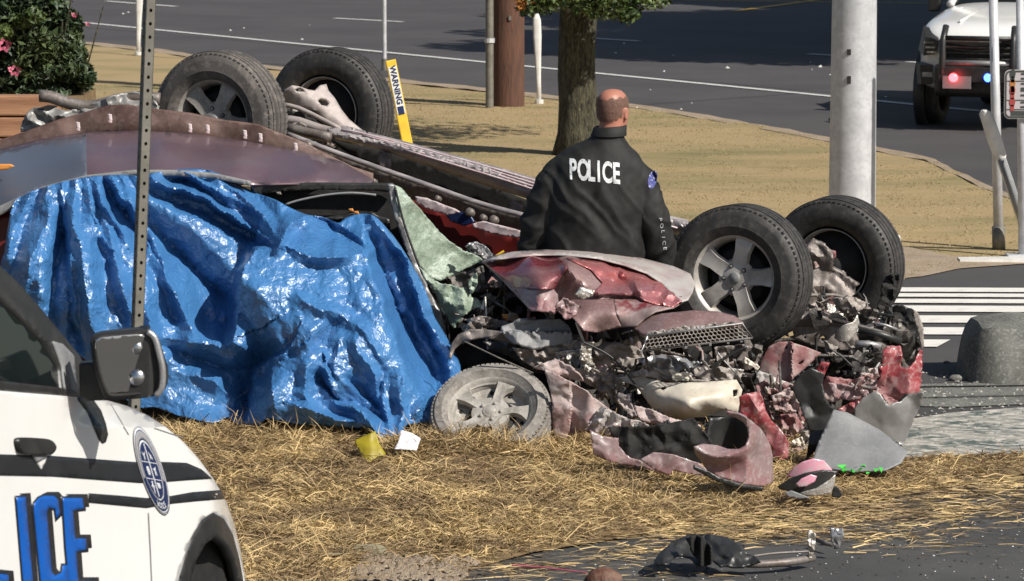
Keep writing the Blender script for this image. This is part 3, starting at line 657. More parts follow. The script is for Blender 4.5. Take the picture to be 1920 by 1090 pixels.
# ================================================================ VEGETATION
def leafcloud(name, cen, rad, n, size, m, parent, seed, shell=.45, drop=None, kind=None, clumps=None):
    r = np.random.RandomState(seed); d = r.normal(size=(n, 3)); d /= np.linalg.norm(d, axis=1)[:, None]
    if clumps:
        cc = r.normal(size=(clumps, 3)); cc /= np.linalg.norm(cc, axis=1)[:, None]; cc *= r.uniform(.45, .95, clumps)[:, None]
        k = r.randint(0, clumps, n); q = cc[k]+d*(r.rand(n)**.5*.34)[:, None]
    else: q = d*(shell+(1-shell)*r.rand(n))[:, None]
    p = np.array(cen)+q*np.array(rad)
    a = r.normal(size=(n, 3)); a /= np.linalg.norm(a, axis=1)[:, None]; b = np.cross(a, r.normal(size=(n, 3))); b /= np.linalg.norm(b, axis=1)[:, None]
    s = size*(.6+.8*r.rand(n))[:, None]; c = np.cross(a, b)*.25
    V = np.stack([p-a*s, p-b*s*.45+c*s, p+a*s, p+b*s*.45+c*s], 1).reshape(-1, 3)
    i = np.arange(n)[:, None]*4; T = np.concatenate([i+np.array([[0, 1, 2]]), i+np.array([[0, 2, 3]])])
    return fastmesh(name, V, T, m, parent, kind or 'stuff')
# street tree behind the officer
bt_ = G(1083, 292); Dt = bt_[1]; t = thing('street_tree', 'tree with a mossy ridged trunk standing right behind the officer', 'tree', bt_)
mb = MB(); pts = [Vector((bt_[0]+.012*math.sin(k*1.3), Dt, k*.28-.05)) for k in range(16)]
rr = [.27, .205, .19]+[.183-.002*k for k in range(13)]
n = 72; rings = []
for k, pnt in enumerate(pts):
    ring = []
    for q in range(n):
        a = 2*PI*q/n; rid = 1+.05*(1-2*abs(float(vn(np.array(q/72*13+.3*math.sin(k*1.1)), np.array(k*.45), 5)))*2)-.03+.05*float(vn(np.array(q/72*30.), np.array(k*1.2), 6))
        ring.append(pnt+Vector((math.cos(a), math.sin(a), 0))*rr[k]*rid)
    rings.append(ring)
mb.loft(rings); mb.build('trunk', M['bark'], t, True)
mb = MB(); topp = pts[-1]
for k in range(9):
    a = k*2.4; L_ = 1.8+.4*(k % 3); e = topp+Vector((math.cos(a)*L_, math.sin(a)*L_, .8+.35*(k % 4)))
    s0 = topp-Vector((0, 0, .9*(k/9))); mb.tube([s0, s0.lerp(e, .5)+Vector((0, 0, .15)), e], [.07, .045, .012], 7)
mb.build('limb', M['bark'], t, True)
leafcloud('crown', (bt_[0]+.1, Dt, 4.9), (2.7, 2.6, 1.9), 26000, .07, M['leaf'], t, 41, clumps=60)
# hanging sprays seen at the top of the frame
sp = []
for (x, y, rx, rz, nn, mm) in ((1020, -4, .22, .16, 420, 'leaf'), (1085, -8, .3, .15, 420, 'leaf'), (1140, -2, .26, .22, 560, 'leaf'), (1178, 22, .13, .13, 220, 'leaf'), (1215, -4, .22, .12, 260, 'leaf'), (990, 12, .10, .10, 110, 'leaf'), (985, 5, .12, .10, 90, 'autumn'), (1240, 0, .12, .05, 60, 'leaf'), (1110, 12, .2, .12, 200, 'leaf')):
    c = P(x, y, Dt-.55); leafcloud('leaf_spray', c, (rx, .3, rz), int(nn*1.8), .036, M[mm], t, int(x+y*3) % 997, shell=.0)
# rose bush and the timber retaining wall at upper left
bD = 28.3; t = thing('rose_bush', 'dense dark green rose bush with pink blooms at the upper left', 'bush', (P(50, 170, bD)[0], bD, 0))
mb = MB()
r = np.random.RandomState(4)
for k in range(26):
    x = P(r.uniform(-120, 130), 150, bD)[0]; mb.tube([Vector((x*.9-.2, bD, .1)), Vector((x, bD+r.uniform(-.2, .2), .8)), Vector((x+r.uniform(-.3, .3), bD+r.uniform(-.3, .3), 1.5+r.rand()*.5))], [.015, .01, .005], 5)
mb.build('stems', M['bark'], t, kind='stuff')
leafcloud('foliage', P(-10, 60, bD), (.62, .60, .62), 22000, .034, M['leafdark'], t, 51, clumps=40)
leafcloud('foliage', P(88, 95, bD), (.30, .42, .36), 12000, .030, M['leafdark'], t, 52, clumps=22)
leafcloud('foliage', P(40, 148, bD), (.52, .45, .17), 12000, .030, M['leafdark'], t, 53, clumps=18)
leafcloud('foliage', P(30, 45, bD-.25), (.25, .35, .16), 3000, .030, M['leaf'], t, 54, clumps=9)
leafcloud('foliage', P(112, 140, bD), (.24, .35, .17), 8000, .028, M['leafdark'], t, 56, clumps=12)
leafcloud('foliage', P(20, 110, bD+.25), (.55, .25, .55), 16000, .045, M['leafdark'], t, 55, shell=0)
for (x, y, s) in ((8, 84, .055), (28, 132, .045), (140, 28, .022), (165, 45, .018)):
    c = Vector(P(x, y, bD-.75 if x < 50 else bD-.4)); mb = MB()
    for k in range(11):
        a = k*2.39; rr_ = s*(.35+.06*k); pp = c+Vector((math.cos(a)*rr_, -s*.25, math.sin(a)*rr_*.75)); e1 = Vector((-math.sin(a), -.3, math.cos(a)))*s*.42; e2 = Vector((math.cos(a), -.5, math.sin(a)))*s*.4
        mb.add([pp-e1*.8, pp+e2*-.4, pp+e1*.8, pp+e2], [(0, 1, 2, 3)])
    mb.build('rose', M['pink'], t, label='pink rose bloom')
t = thing('timber_wall', 'low reddish timber retaining wall below the rose bush', 'retaining wall', (P(20, 280, 26.5)[0], 26.5, 0))
for k in range(7):
    z1 = P(20, 178, 27.0)[2]-k*.155
    if z1 < .05: break
    A = P(-220, 200, 27.0)[0]; B = P(112, 200, 27.0)[0]+.05*(k % 2)
    mb = MB(); mb.box(Vector(((A+B)/2, 27.0+.012*(k % 3), z1-.074)), (B-A, .16, .146)); mb.build('timber', M['timber'], t, bevel=.012)
mb = MB(); mb.box(Vector(((A+B)/2, 28.0, P(20, 178, 27.0)[2]/2-.04)), (B-A+.1, 1.8, P(20, 178, 27.0)[2]-.10)); mb.build('soil_bed', M['soil'], t)
# trees outside the frame on the right whose shade lies on the far road
for i, (x, y, h) in enumerate(((8.2, 49.5, 9), (12.5, 50, 10), (17, 49.5, 10), (9.6, 55.5, 9), (14, 56, 10), (19, 56, 11), (11.4, 62, 9), (16.5, 62, 10))):
    t = thing('shade_tree', ['smallest roadside tree, nearest the right edge of the far road', 'rounded roadside tree behind the police SUV', 'wide roadside tree farthest to the right in the first row', 'roadside tree in the second row nearest the picture', 'tall roadside tree in the middle of the second row', 'tallest roadside tree at the end of the second row', 'roadside tree in the back row nearest the picture', 'broad roadside tree at the end of the back row'][i], 'tree', (x, y, 0), 'roadside trees right of the frame')
    mb = MB(); mb.tube([(x, y, 0), (x+.1, y, h*.4), (x, y+.1, h*.75)], [.25, .18, .06], 10); mb.build('trunk', M['bark'], t, True)
    leafcloud('crown', (x, y, h*.66), (3.1, 3.1, h*.34), 17000, .22, M['leaf'], t, 70+i, clumps=40)
# ================================================================ WHEELS
def wheel(parent, c, ax, R, W, rr, style, mt, mr, label=None, seed=1, spin=0.0, squash=1.0):
    """c: centre, ax: outward axis. brake hub mesh > tyre, rim"""
    c = Vector(c); ax = Vector(ax).normalized(); e1 = ax.cross(Vector((0, 0, 1))).normalized() if abs(ax.z) < .9 else Vector((1, 0, 0)); e2 = e1.cross(ax).normalized()
    if e2.z < 0 and abs(ax.z) < .9: e2 = -e2; e1 = -e1
    T = lambda x, y, z: c+(e1*x+e2*y)+ax*z
    hub = MB(); hub.lathe(c, ax, [(0.001, W*.1), (.14*R/.37, W*.1), (.15*R/.37, W*.05), (.15*R/.37, -W*.1), (rr*(.93 if style == 'suv' else .5), -W*.16), (rr*(.93 if style == 'suv' else .5), -W*.19), (.09, -W*.22), (.06, -W*.5), (.001, -W*.5)], 28)
    root = hub.build('wheel', M['blackm'], parent, True, label=label)
    tb = MB(); h = W/2
    prof = [(rr, -h*.78), (rr+.012, -h*.92), (rr+(R-rr)*.35, -h*1.04), (rr+(R-rr)*.7, -h*1.02), (R-.022, -h*.90), (R-.006, -h*.74), (R, -h*.45), (R-.007, -h*.42), (R-.007, -h*.36), (R, -h*.33),
            (R+.001, -h*.06), (R-.007, -h*.04), (R-.007, h*.04), (R+.001, h*.06), (R, h*.33), (R-.007, h*.36), (R-.007, h*.42), (R, h*.45), (R-.006, h*.74), (R-.022, h*.90),
            (rr+(R-rr)*.7, h*1.02), (rr+(R-rr)*.66, h*1.035), (rr+(R-rr)*.35, h*1.04), (rr+(R-rr)*.31, h*1.055), (rr+.02, h*.95), (rr+.004, h*.86), (rr-.004, h*.78)]
    tb.lathe(c, ax, prof, 72, closed=True)
    # shoulder tread blocks
    for k in range(76):
        a = 2*PI*k/76
        for sd in (-1, 1):
            for (r0, z0, sz) in ((R-.0155, h*.80, (.012, .011, h*.20)), (R-.0015, h*.2, (.020, .006, h*.20)), (R-.0015, h*.56, (.020, .006, h*.18))):
                Rm = Matrix((e1*math.cos(a)+e2*math.sin(a), -e1*math.sin(a)+e2*math.cos(a), ax)).transposed()
                q = c+(e1*math.cos(a)+e2*math.sin(a))*r0+ax*z0*sd
                tb.box(q, (sz[1]*1.0, sz[0]*1.5, sz[2]), Rm)
    tyre = tb.build('tyre', mt, root, True); sharp(tyre, 38)
    if squash != 1: pass
    rb = MB(); z = h*.80
    rb.lathe(c, ax, [(rr-.002, z), (rr+.010, z+.006), (rr+.012, z-.008), (rr-.004, z-.02), (rr-.018, z-.05), (rr-.03, -z*.2), (rr-.012, -z), (rr-.018, -z), (rr-.040, -z*.2), (rr-.030, z-.05), (rr-.016, z-.012)], 64, closed=True)
    if style == 'suv':
        for k in range(5):
            a = spin+2*PI*k/5
            def TT(x, y, zz, a=a): return T(x*math.cos(a)-y*math.sin(a), x*math.sin(a)+y*math.cos(a), zz)
            w0, w1 = .058, .080; V = []
            ys = [.05, rr*.62, rr*.84, rr-.006]; ws = [.050, .046, .056, .060]; zt = [z-.022, z-.012, z-.010, z-.02]
            for i in range(4):
                V += [TT(-ws[i], ys[i], zt[i]-.03), TT(-ws[i]+.008, ys[i], zt[i]), TT(-ws[i]*.45, ys[i], zt[i]-.003), TT(ws[i]*.45, ys[i], zt[i]-.003), TT(ws[i]-.008, ys[i], zt[i]), TT(ws[i], ys[i], zt[i]-.03)]
            Fc = [(i*6+k_, i*6+k_+1, (i+1)*6+k_+1, (i+1)*6+k_) for i in range(3) for k_ in range(5)]+[tuple(18+i for i in range(6)), (0, 6, 11, 5), (6, 12, 17, 11), (12, 18, 23, 17)]
            rb.add(V, Fc)
        rb.lathe(c, ax, [(.001, z-.016), (.045, z-.018), (.062, z-.022), (.092, z-.024), (.105, z-.05), (.001, z-.052)], 40)
    elif style == 'ash':
        # steel wheel cover: five wide spokes with oval windows between
        n = 100; V = []; 
        rings = [(.001, 0.02), (.035, .02), (.045, .012), (.085, .008), (.10, .004)]
        rb.lathe(c, ax, [(r_, z-.03+d) for r_, d in rings]+[(.10, z-.06), (.001, z-.06)], 48)
        for k in range(5):
            a = spin+2*PI*k/5
            def TT(x, y, zz, a=a): return T(x*math.cos(a)-y*math.sin(a), x*math.sin(a)+y*math.cos(a), zz)
            V = []; m_ = 10
            for i in range(m_):
                f = i/(m_-1); y = .060+(rr-.060-.004)*f; x0 = .016*math.sin(f*PI); wv = .030+.010*math.sin(f*PI)*-1+.050*f**3; zz = z-.022+.010*math.sin(f*PI)
                V += [TT(x0-wv, y, zz-.03), TT(x0-wv*.86, y, zz), TT(x0-wv*.3, y, zz-.006*math.sin(f*PI)), TT(x0+wv*.3, y, zz-.006*math.sin(f*PI)), TT(x0+wv*.86, y, zz), TT(x0+wv, y, zz-.03)]
            rb.add(V, [(i*6+q, i*6+q+1, (i+1)*6+q+1, (i+1)*6+q) for i in range(m_-1) for q in range(5)])
        rb.lathe(c, ax, [(rr-.028, z-.03), (rr-.004, z-.012), (rr-.004, z-.03)], 64)
        # inner steel disc with vent holes (dark discs set proud as recessed cups)
        rb.lathe(c, ax, [(.09, z-.068), (rr-.06, z-.072), (rr-.03, z-.06)], 48)
    elif style == 'steel':
        rb.lathe(c, ax, [(.05, z-.05), (.11, z-.03), (rr-.05, z-.06), (rr-.02, z-.05)], 48)
    rim = rb.build('rim', mr, root, True); sharp(rim, 32)
    if style in ('suv', 'ash'):
        for k in range(5):
            a = spin+PI/5*(1 if style == 'suv' else .0)+2*PI*k/5+.3; r_ = .066 if style == 'suv' else .055
            mb = MB(); q = T(math.cos(a)*r_, math.sin(a)*r_, 0); zz = z-.022 if style == 'suv' else z-.022
            if style == 'suv':
                mb.lathe(q, ax, [(.001, zz+.004), (.011, zz+.004), (.013, zz), (.013, zz-.01)], 12); mb.build('lug_recess', M['blackm'], root, True)
                mb = MB(); mb.lathe(q, ax, [(.001, zz+.009), (.006, zz+.009), (.008, zz+.003)], 6); mb.build('lug_nut', M['silver'], root)
            else:
                mb.lathe(q, ax, [(.001, zz+.014), (.008, zz+.014), (.011, zz)], 8); mb.build('lug_nut', mr, root, True)
        if style == 'ash':
            for k in range(10):
                a = 2*PI*k/10+.2; q = T(math.cos(a)*(rr-.055), math.sin(a)*(rr-.055), 0); mb = MB(); mb.lathe(q, ax, [(.001, z-.064), (.010, z-.064), (.012, z-.07)], 12); mb.build('vent_hole', M['blackm'], root, True)
        mb = MB(); cz = z-.012; mb.lathe(c, ax, [(.001, cz+.008), (.024, cz+.006), (.032, cz), (.032, cz-.01)], 24); mb.build('centre_cap', M['greyplastic'] if style == 'suv' else mr, root, True)
    return root
# ================================================================ NEAR POLICE CAR
CARD = lambda x, y: 10.9+1.65*x/400+.75*np.clip((x-(395+.12*(y-960)))/60, 0, 2)**2+.9*np.clip((800-y)/90, 0, 1)*np.clip((x-120)/150, 0, 1)+.0008*np.clip((960-y)/100, 0, 4)
def CO(k): return lambda x, y: CARD(x, y)-k
t = car = thing('police_car', 'white police car with blue lettering, black stripes and round crest in the lower left foreground', 'police car', (-1.0, 12.2, 0))
BODY = [(-140, 722), (0, 733), (148, 745), (170, 747), (205, 752), (240, 762), (275, 778), (310, 800), (345, 830), (372, 860), (400, 898), (425, 942), (440, 985), (452, 1035), (461, 1090), (466, 1200), (461, 1200),
        (457, 1090), (449, 1048), (437, 1003), (420, 973), (400, 962), (380, 976), (360, 1010), (345, 1050), (333, 1092), (318, 1200), (-140, 1200)]
sheet('body', BODY, M['white'], t, D=CARD, g=9, thick=.012)
FL = [(333, 1092), (345, 1050), (360, 1010), (380, 976), (400, 962), (420, 973), (437, 1003), (449, 1048), (457, 1092), (459, 1200), (452, 1200), (449, 1100), (438, 1052), (425, 1022), (405, 1006), (386, 1020), (368, 1052), (356, 1095), (345, 1200), (318, 1200)]
sheet('wheel_arch_trim', FL, M['blackp'], t, D=CO(.012), g=7, thick=.03)
sheet('wheel_well', [(350, 1200), (352, 1080), (366, 1040), (386, 1010), (405, 998), (428, 1012), (442, 1046), (455, 1090), (458, 1200)], M['blackm'], t, D=CO(-.28), g=14, thick=.01)
wc = P(352, 1290, 12.95); wheel(t, wc, (.93, -.37, .05), .34, .18, .22, 'steel', M['rubber'], M['blackp'])
def strip(name, pts, m, off=.004, g=8, **k): return sheet(name, pts, m, t, D=CO(off), g=g, thick=.0015, ang=0, **k)
strip('stripe', [(-140, 850), (0, 852), (100, 855), (180, 861), (262, 867), (300, 866), (350, 868), (378, 880), (398, 898), (350, 901), (300, 905), (262, 906), (180, 900), (100, 894), (0, 892), (-140, 892)], M['decal'])
strip('stripe', [(166, 925), (220, 929), (275, 934), (322, 930), (360, 923), (414, 919), (423, 936), (370, 940), (322, 945), (275, 953), (220, 948), (167, 943)], M['decal'])
strip('cowl_stripe', [(146, 744), (175, 749), (190, 770), (199, 795), (203, 815), (199, 829), (193, 832), (186, 824), (176, 800), (164, 772), (146, 750)], M['decal'], .008)
for pts in ([(277, 962), (279.5, 962), (283, 1030), (287, 1120), (284.5, 1120), (280.5, 1030)], [(290, 802), (345, 820.5), (345, 822.5), (289, 804)],
            [(207, 758), (208.5, 758), (228, 790), (242, 815), (240.5, 816), (226, 791)]):
    strip('panel_gap', pts, M['greyplastic'], .003, 6)
# letters: black shadow block behind, blue face in front (cut off by the frame at left)
def letter(face, dx, dy, nm):
    F_ = np.array(face, float); blk = []
    # union of the face and its shifted copy, drawn as separate raised sheets
    strip(nm+'_shadow', [(x+dx*.0, y+dy*.0) for x, y in F_+np.array([dx, dy])], M['decal'], .005, 9)
    strip(nm+'_outline', [(x, y) for x, y in F_*1.0], M['decal'], .006, 9) if False else None
    strip(nm, face, M['blue'], .009, 9)
def outl(face, k):   # grow a polygon outward by k px
    A = np.array(face, float); n = len(A); out = []
    ar = sum(A[i][0]*A[(i+1) % n][1]-A[(i+1) % n][0]*A[i][1] for i in range(n)); sg = 1 if ar > 0 else -1
    for i in range(n):
        a = A[i]-A[i-1]; b = A[(i+1) % n]-A[i]; na = np.array([a[1], -a[0]])/np.linalg.norm(a); nb = np.array([b[1], -b[0]])/np.linalg.norm(b)
        m_ = na+nb; m_ = m_/max(.5, (m_@m_)/2); out.append(tuple(A[i]+sg*k*m_))
    return out
LET = {'letter_l': [(-52, 930), (-24, 930), (-12, 1075), (16, 1078), (19, 1115), (-40, 1115)],
       'letter_i': [(31, 933), (48, 932), (64, 1115), (46, 1115)],
       'letter_c': [(73, 934), (82, 930), (102, 930), (109, 938), (113, 966), (106, 974), (104, 954), (92, 952), (88, 960), (97, 1073), (104, 1080), (116, 1074), (118, 1060), (128, 1060), (132, 1115), (84, 1115), (78, 1100), (64, 960), (64, 945)],
       'letter_e': [(118, 934), (155, 934), (158, 955), (137, 957), (141, 1010), (161, 1010), (163, 1032), (143, 1034), (147, 1090), (176, 1090), (178, 1115), (132, 1115), (124, 1030)]}
for k, f in LET.items():
    strip(k+'_outline', outl(f, 3.2), M['decal'], .006, 9)
    strip(k+'_shadow', [(x+8, y-6) for x, y in outl(f, 1.5)], M['decal'], .0045, 9)
    strip(k, f, M['blue'], .010, 9)
# crest
E1 = np.array([23.5, 4.0]); E2 = np.array([-24.5, -83.5]); CC = np.array([284.5, 882.5])
def ell(r0, n=40, r1=None, cut=None):
    return [tuple(CC+(E1*math.cos(a)*1.0+E2*math.sin(a))*r0+E1*.16*math.sin(a)*0) for a in np.arange(n)*2*PI/n]
def badge(name, pts, m, off): return sheet(name, pts, m, t, D=CO(off), g=3.2, thick=.001, seed=5)
badge('crest', ell(1.0), M['decalg'], .0105)
badge('crest_rim', ell(.955), M['decalw'], .0125); badge('crest_field', ell(.915), M['navy'], .0145)
aa = [math.radians(q) for q in range(-15, 196, 10)]
badge('crest_band', [tuple(CC+(E1*math.cos(a)+E2*math.sin(a))*.89) for a in aa]+[tuple(CC+(E1*math.cos(a)+E2*math.sin(a))*.72) for a in aa[::-1]], M['decalg'], .0165)
badge('crest_ring', ell(.68), M['decalw'], .0185); badge('crest_centre', ell(.635), M['navy'], .0205)
def bp(x, y): return tuple(CC+E1*x+E2*y)
for (x0, y0, x1, y1) in ((-.60, .17, .60, .19), (-.60, -.21, .60, -.19), (-.04, -.6, .04, .6)): badge('crest_line', [bp(x0, y0), bp(x1, y0), bp(x1, y1), bp(x0, y1)], M['decalw'], .0225)
for (x, y, s) in ((-.27, .33, 0), (.25, .33, 1), (-.27, -.02, 2), (.26, -.02, 3), (-.24, -.38, 4), (.24, -.34, 5)):
    sh = {0: [(-.14, .08), (0, .02), (.12, .09), (.05, -.02), (.04, -.11), (-.05, -.11), (-.05, -.01)], 1: [(-.12, .10), (.02, .04), (.13, -.05), (.10, -.10), (0, -.03), (-.10, -.10), (-.05, .0)],
          2: [(-.12, .02), (-.05, .10), (.08, .10), (.13, 0), (.10, -.10), (-.08, -.10)], 3: [(-.13, .08), (-.02, .06), (.12, .12), (.08, .02), (.13, -.10), (.04, -.05), (-.05, -.12), (-.04, .0)],
          4: [(-.04, .13), (.04, .13), (.04, .05), (.14, .02), (.05, -.04), (.03, -.16), (-.03, -.16), (-.05, -.04), (-.14, .02), (-.05, .05)], 5: [(-.13, .07), (.13, .07), (.12, -.06), (-.11, -.06)]}[s]
    badge('crest_symbol', [bp(x+a, y+b) for a, b in sh], M['decalw'], .0225)
def text_on(s, size, fn, m, parent, name, bold=.0, sub=None):
    V_, Fc = textmesh(s, size, bold); W = [fn(v[0], v[1]) for v in V_]; return mkobj(name, W, Fc, m, parent, False)
def bt_fn(x, y):
    a = math.radians(-90)+x; r_ = .79+y
    q = CC+(E1*math.cos(a)+E2*math.sin(a))*r_; return P(q[0], q[1], CARD(q[0], q[1])-.0185)
text_on('POLICE', .19, lambda x, y: bt_fn(x*1.35, y*1.0), M['decalw'], t, 'crest_lettering', .004)
# handle
sheet('door_handle', [(35, 829), (39, 822), (60, 821), (92, 824), (104, 833), (106, 842), (98, 852), (88, 853), (60, 853), (44, 850), (38, 842)], M['blackp'], t, D=CO(.045), g=4, thick=.04, smooth_out=True)
sheet('handle_lock', [(67, 853), (90, 855), (84, 870), (78, 881), (70, 868)], M['white'], t, D=CO(.012), g=4, thick=.008)
sheet('lock_cover', [(63, 853), (88, 853), (90, 857), (70, 868)], M['greyplastic'], t, D=CO(.022), g=4, thick=.015)
# glass house
sheet('window_trim', [(-140, 700), (0, 714), (112, 727), (150, 736), (150, 748), (60, 737), (0, 733), (-140, 724)], M['blackp'], t, D=CO(-.01), g=9, thick=.02)
sheet('side_window', [(-140, 440), (-60, 505), (0, 560), (80, 640), (112, 690), (118, 730), (0, 718), (-140, 704)], M['glass'], t, D=lambda x, y: CARD(x, y)+.06+.0012*(730-y), g=14, thick=.005)
sheet('windshield_pillar', [(-140, 372), (-60, 438), (0, 498), (40, 536), (95, 600), (150, 668), (158, 684), (150, 745), (116, 738), (112, 690), (82, 641), (40, 597), (0, 562), (-60, 507), (-140, 444)], M['blackp'], t, D=lambda x, y: CARD(x, y)+.04+.0012*(730-y), g=9, thick=.05)
sheet('pillar_panel', [(100, 640), (118, 645), (140, 668), (146, 735), (122, 730), (118, 690)], M['greyplastic'], t, D=lambda x, y: CARD(x, y)+.02+.0012*(730-y), g=6, thick=.01)
# interior glimpsed through / on the glass, hood and cowl
sheet('hood', [(150, 745), (205, 752), (240, 762), (275, 778), (310, 800), (345, 830), (372, 860), (400, 898), (425, 942), (440, 985), (300, 900), (200, 800)], M['white'], t, D=CO(-.35), g=14, thick=.01)
# mirror
md = 11.42
sheet('mirror_arm', [(148, 684), (176, 682), (196, 738), (215, 750), (165, 752), (150, 745)], M['blackp'], t, D=md+.06, g=5, thick=.08)
HS = [(170, 640), (176, 631), (200, 627), (270, 620), (285, 622), (297, 634), (306, 660), (315, 692), (314, 718), (304, 736), (285, 744), (235, 750), (205, 750), (194, 742), (184, 715), (174, 680)]
mh = sheet('mirror_housing', HS, M['blackp'], t, D=lambda x, y: md+.0+.0009*np.clip(x-280, 0, 60), g=4, thick=.10, smooth_out=True)
GL = [(178, 644), (183, 635), (205, 631), (262, 627), (277, 632), (284, 650), (290, 680), (290, 718), (284, 732), (262, 738), (214, 742), (201, 737), (191, 715), (182, 680)]
sheet('mirror_glass', GL, M['mirror'], t, D=lambda x, y: md-.012+.0006*(x-235)+.00018*(y-685), g=5, thick=.004, smooth_out=True)
RIM = resample([p for p in GL], 5, smooth=True); mb = MB(); mb.tube([P(x, y, md-.012+.0006*(x-235)) for x, y in list(RIM)+[RIM[0]]], .006, 6, False); mb.build('mirror_rim', M['blackm'], t, True)
mb = MB(); RE = [(276, 622), (289, 632), (298, 660), (305, 695), (303, 728), (292, 742)]; mb.tube([P(x, y, md-.004) for x, y in resample(RE, 5, False, True)], .010, 8); mb.build('housing_edge', M['silver'], t, True)
for (x, y, r_) in ((256, 652, .022), (257, 708, .028)):
    c = Vector(P(x, y, md-.010+.0006*(x-235))); nn = Vector((.15, -1, .12)).normalized(); mb = MB(); mb.lathe(c, nn, [(r_*math.sin(a), r_*.55*math.cos(a)) for a in np.linspace(.001, PI/2, 9)], 24); mb.build('blind_spot_mirror', M['chrome'], t, True)
# ground rise that car stands on (below the frame)
# ================================================================ OVERTURNED SUV
suv = thing('overturned_suv', 'wrecked red SUV lying upside down with four wheels in the air behind the crushed sedan', 'suv', (0.6, 21.2, 0))
AX = Vector((-.40, -.915, -.02)).normalized(); FWD = Vector((2.93, -1.3, -.75)).normalized()
def cen(x, y, D): return Vector(P(x, y, D))
N1 = cen(413, 224, 21.5); F1 = cen(621, 210, 23.0); N2 = cen(1387, 519, 20.2); F2 = cen(1569, 495, 21.7)
wheel(suv, N1, Vector((-.42, -.90, .02)), .395, .24, .235, 'suv', M['rubber_dusty'], M['rimdust'], 'dust-covered raised wheel, leftmost of the four', 2, .5)
wheel(suv, F1, Vector((.42, .90, 0)), .395, .24, .235, 'suv', M['rubber'], M['alloy'], 'raised wheel seen from its inner side', 3, .2)
wheel(suv, N2, Vector((-.40, -.91, .03)), .395, .24, .235, 'suv', M['rubber'], M['alloy'], 'clean five-spoke wheel facing the camera', 4, .26)
wheel(suv, F2, Vector((.45, .88, .05)), .395, .24, .235, 'suv', M['rubber'], M['alloy'], 'front wheel seen from its inner side', 5, .9)
# frame D along the vehicle: near side line
ND = rbf([(413, 224, 21.5), (1387, 519, 20.2), (621, 210, 22.6), (1569, 495, 21.6)], 400)
def sd(off): return lambda x, y: 21.55-1.3*(x-413)/974+off
# running board (upper, ribbed) and rails
RB = [(615, 240), (650, 236), (700, 250), (770, 268), (850, 290), (930, 312), (1010, 336), (1100, 362), (1200, 392), (1290, 412), (1290, 440), (1200, 438), (1100, 418), (1000, 385), (985, 372), (900, 345), (820, 318), (740, 290), (680, 272), (630, 262)]
def bdisp(x, y):
    c = np.interp(x, [615, 740, 900, 1000, 1290], [250, 276, 322, 360, 428]); h = (y-c)/np.interp(x, [615, 1000], [14, 26])
    return .10*h*-1*0+.09*(1-np.clip(h, -1, 1)**2)*-1+.004*np.sign(np.sin((y-c)*1.4))*(h < .1)
sheet('running_board', RB, M['board'], suv, D=sd(.55), disp=bdisp, g=5, thick=.02)
for k in range(4):
    mb = MB(); pts = []
    for x in range(640+40*k, 1290, 30):
        c = np.interp(x, [615, 650, 770, 930, 1010, 1290], [243, 240, 270, 314, 338, 413])+3+5*k*np.interp(x, [615, 1000], [.5, 1.15]); pts.append(P(x, c, sd(.55)(x, 0)-.055-.012*k))
    mb.tube(pts, .006, 5); mb.build('tread_rib', M['pinkstrip'], suv, True)
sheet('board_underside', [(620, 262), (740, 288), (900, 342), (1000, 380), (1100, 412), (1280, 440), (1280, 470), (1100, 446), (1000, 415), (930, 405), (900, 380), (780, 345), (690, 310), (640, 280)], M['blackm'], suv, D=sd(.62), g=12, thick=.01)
for x0, y0 in ((722, 292), (968, 388), (1130, 420)):   # brackets
    sheet('board_bracket', [(x0-12, y0-8), (x0+10, y0-4), (x0+8, y0+38), (x0-6, y0+42), (x0-14, y0+10)], M['frame'], suv, D=sd(.50), disp=crease(14, .03, int(x0)), g=5, thick=.02)
def rail(name, pts, r, m, off=.3, n=10, p=suv):
    mb = MB(); mb.tube([P(x, y, sd(off)(x, y)) for x, y in resample(pts, 25, False, True)], r, n); return mb.build(name, m, p, True)
sheet('frame_rail', [(536, 252), (560, 256), (620, 285), (700, 315), (800, 350), (900, 385), (1000, 412), (1100, 440), (1260, 482), (1260, 512), (1100, 478), (1000, 452), (900, 418), (800, 385), (700, 345), (600, 305), (540, 272)], M['frame'], suv, D=sd(.30),
      disp=lambda x, y: -.05*np.sin(np.clip((y-np.interp(x, [536, 1260], [262, 500]))/22+1.5, 0, 3.1))+.02*tn(x/30, y/18, 3), g=6, thick=.03)
rail('frame_edge', [(540, 252), (620, 283), (700, 312), (800, 347), (900, 382), (1000, 409), (1100, 436), (1250, 478)], .016, M['board'], .22)
for (x, y, r_) in ((880, 398, .045), (905, 408, .035), (925, 412, .045), (575, 272, .05), (700, 340, .03), (820, 372, .03)):
    mb = MB(); c = Vector(P(x, y, sd(.18)(x, y))); r_ *= .6; mb.lathe(c, (-.3, -.9, .3), [(.001, .012), (r_*.7, .012), (r_, .004), (r_, -.03)], 8); mb.build('mount', M['frame'], suv, True)
# sill strips and dark red door side, in the shade of the frame
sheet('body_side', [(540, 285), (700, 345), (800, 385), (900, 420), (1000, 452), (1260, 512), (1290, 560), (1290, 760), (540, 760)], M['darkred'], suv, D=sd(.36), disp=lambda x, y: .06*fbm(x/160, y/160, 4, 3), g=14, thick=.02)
sheet('sill_strip', [(778, 368), (800, 372), (852, 392), (862, 398), (840, 404), (800, 392), (780, 380)], M['pinkstrip'], suv, D=sd(.14), disp=crease(20, .02, 3), g=4, thick=.01)
sheet('sill_strip', [(885, 420), (905, 415), (980, 434), (982, 448), (930, 440), (888, 428)], M['pinkstrip'], suv, D=sd(.14), disp=crease(20, .02, 8), g=4, thick=.01)
sheet('door_seal', [(835, 403), (852, 396), (880, 402), (890, 418), (870, 424), (845, 416)], M['navy'], suv, D=sd(.18), g=4, thick=.02)
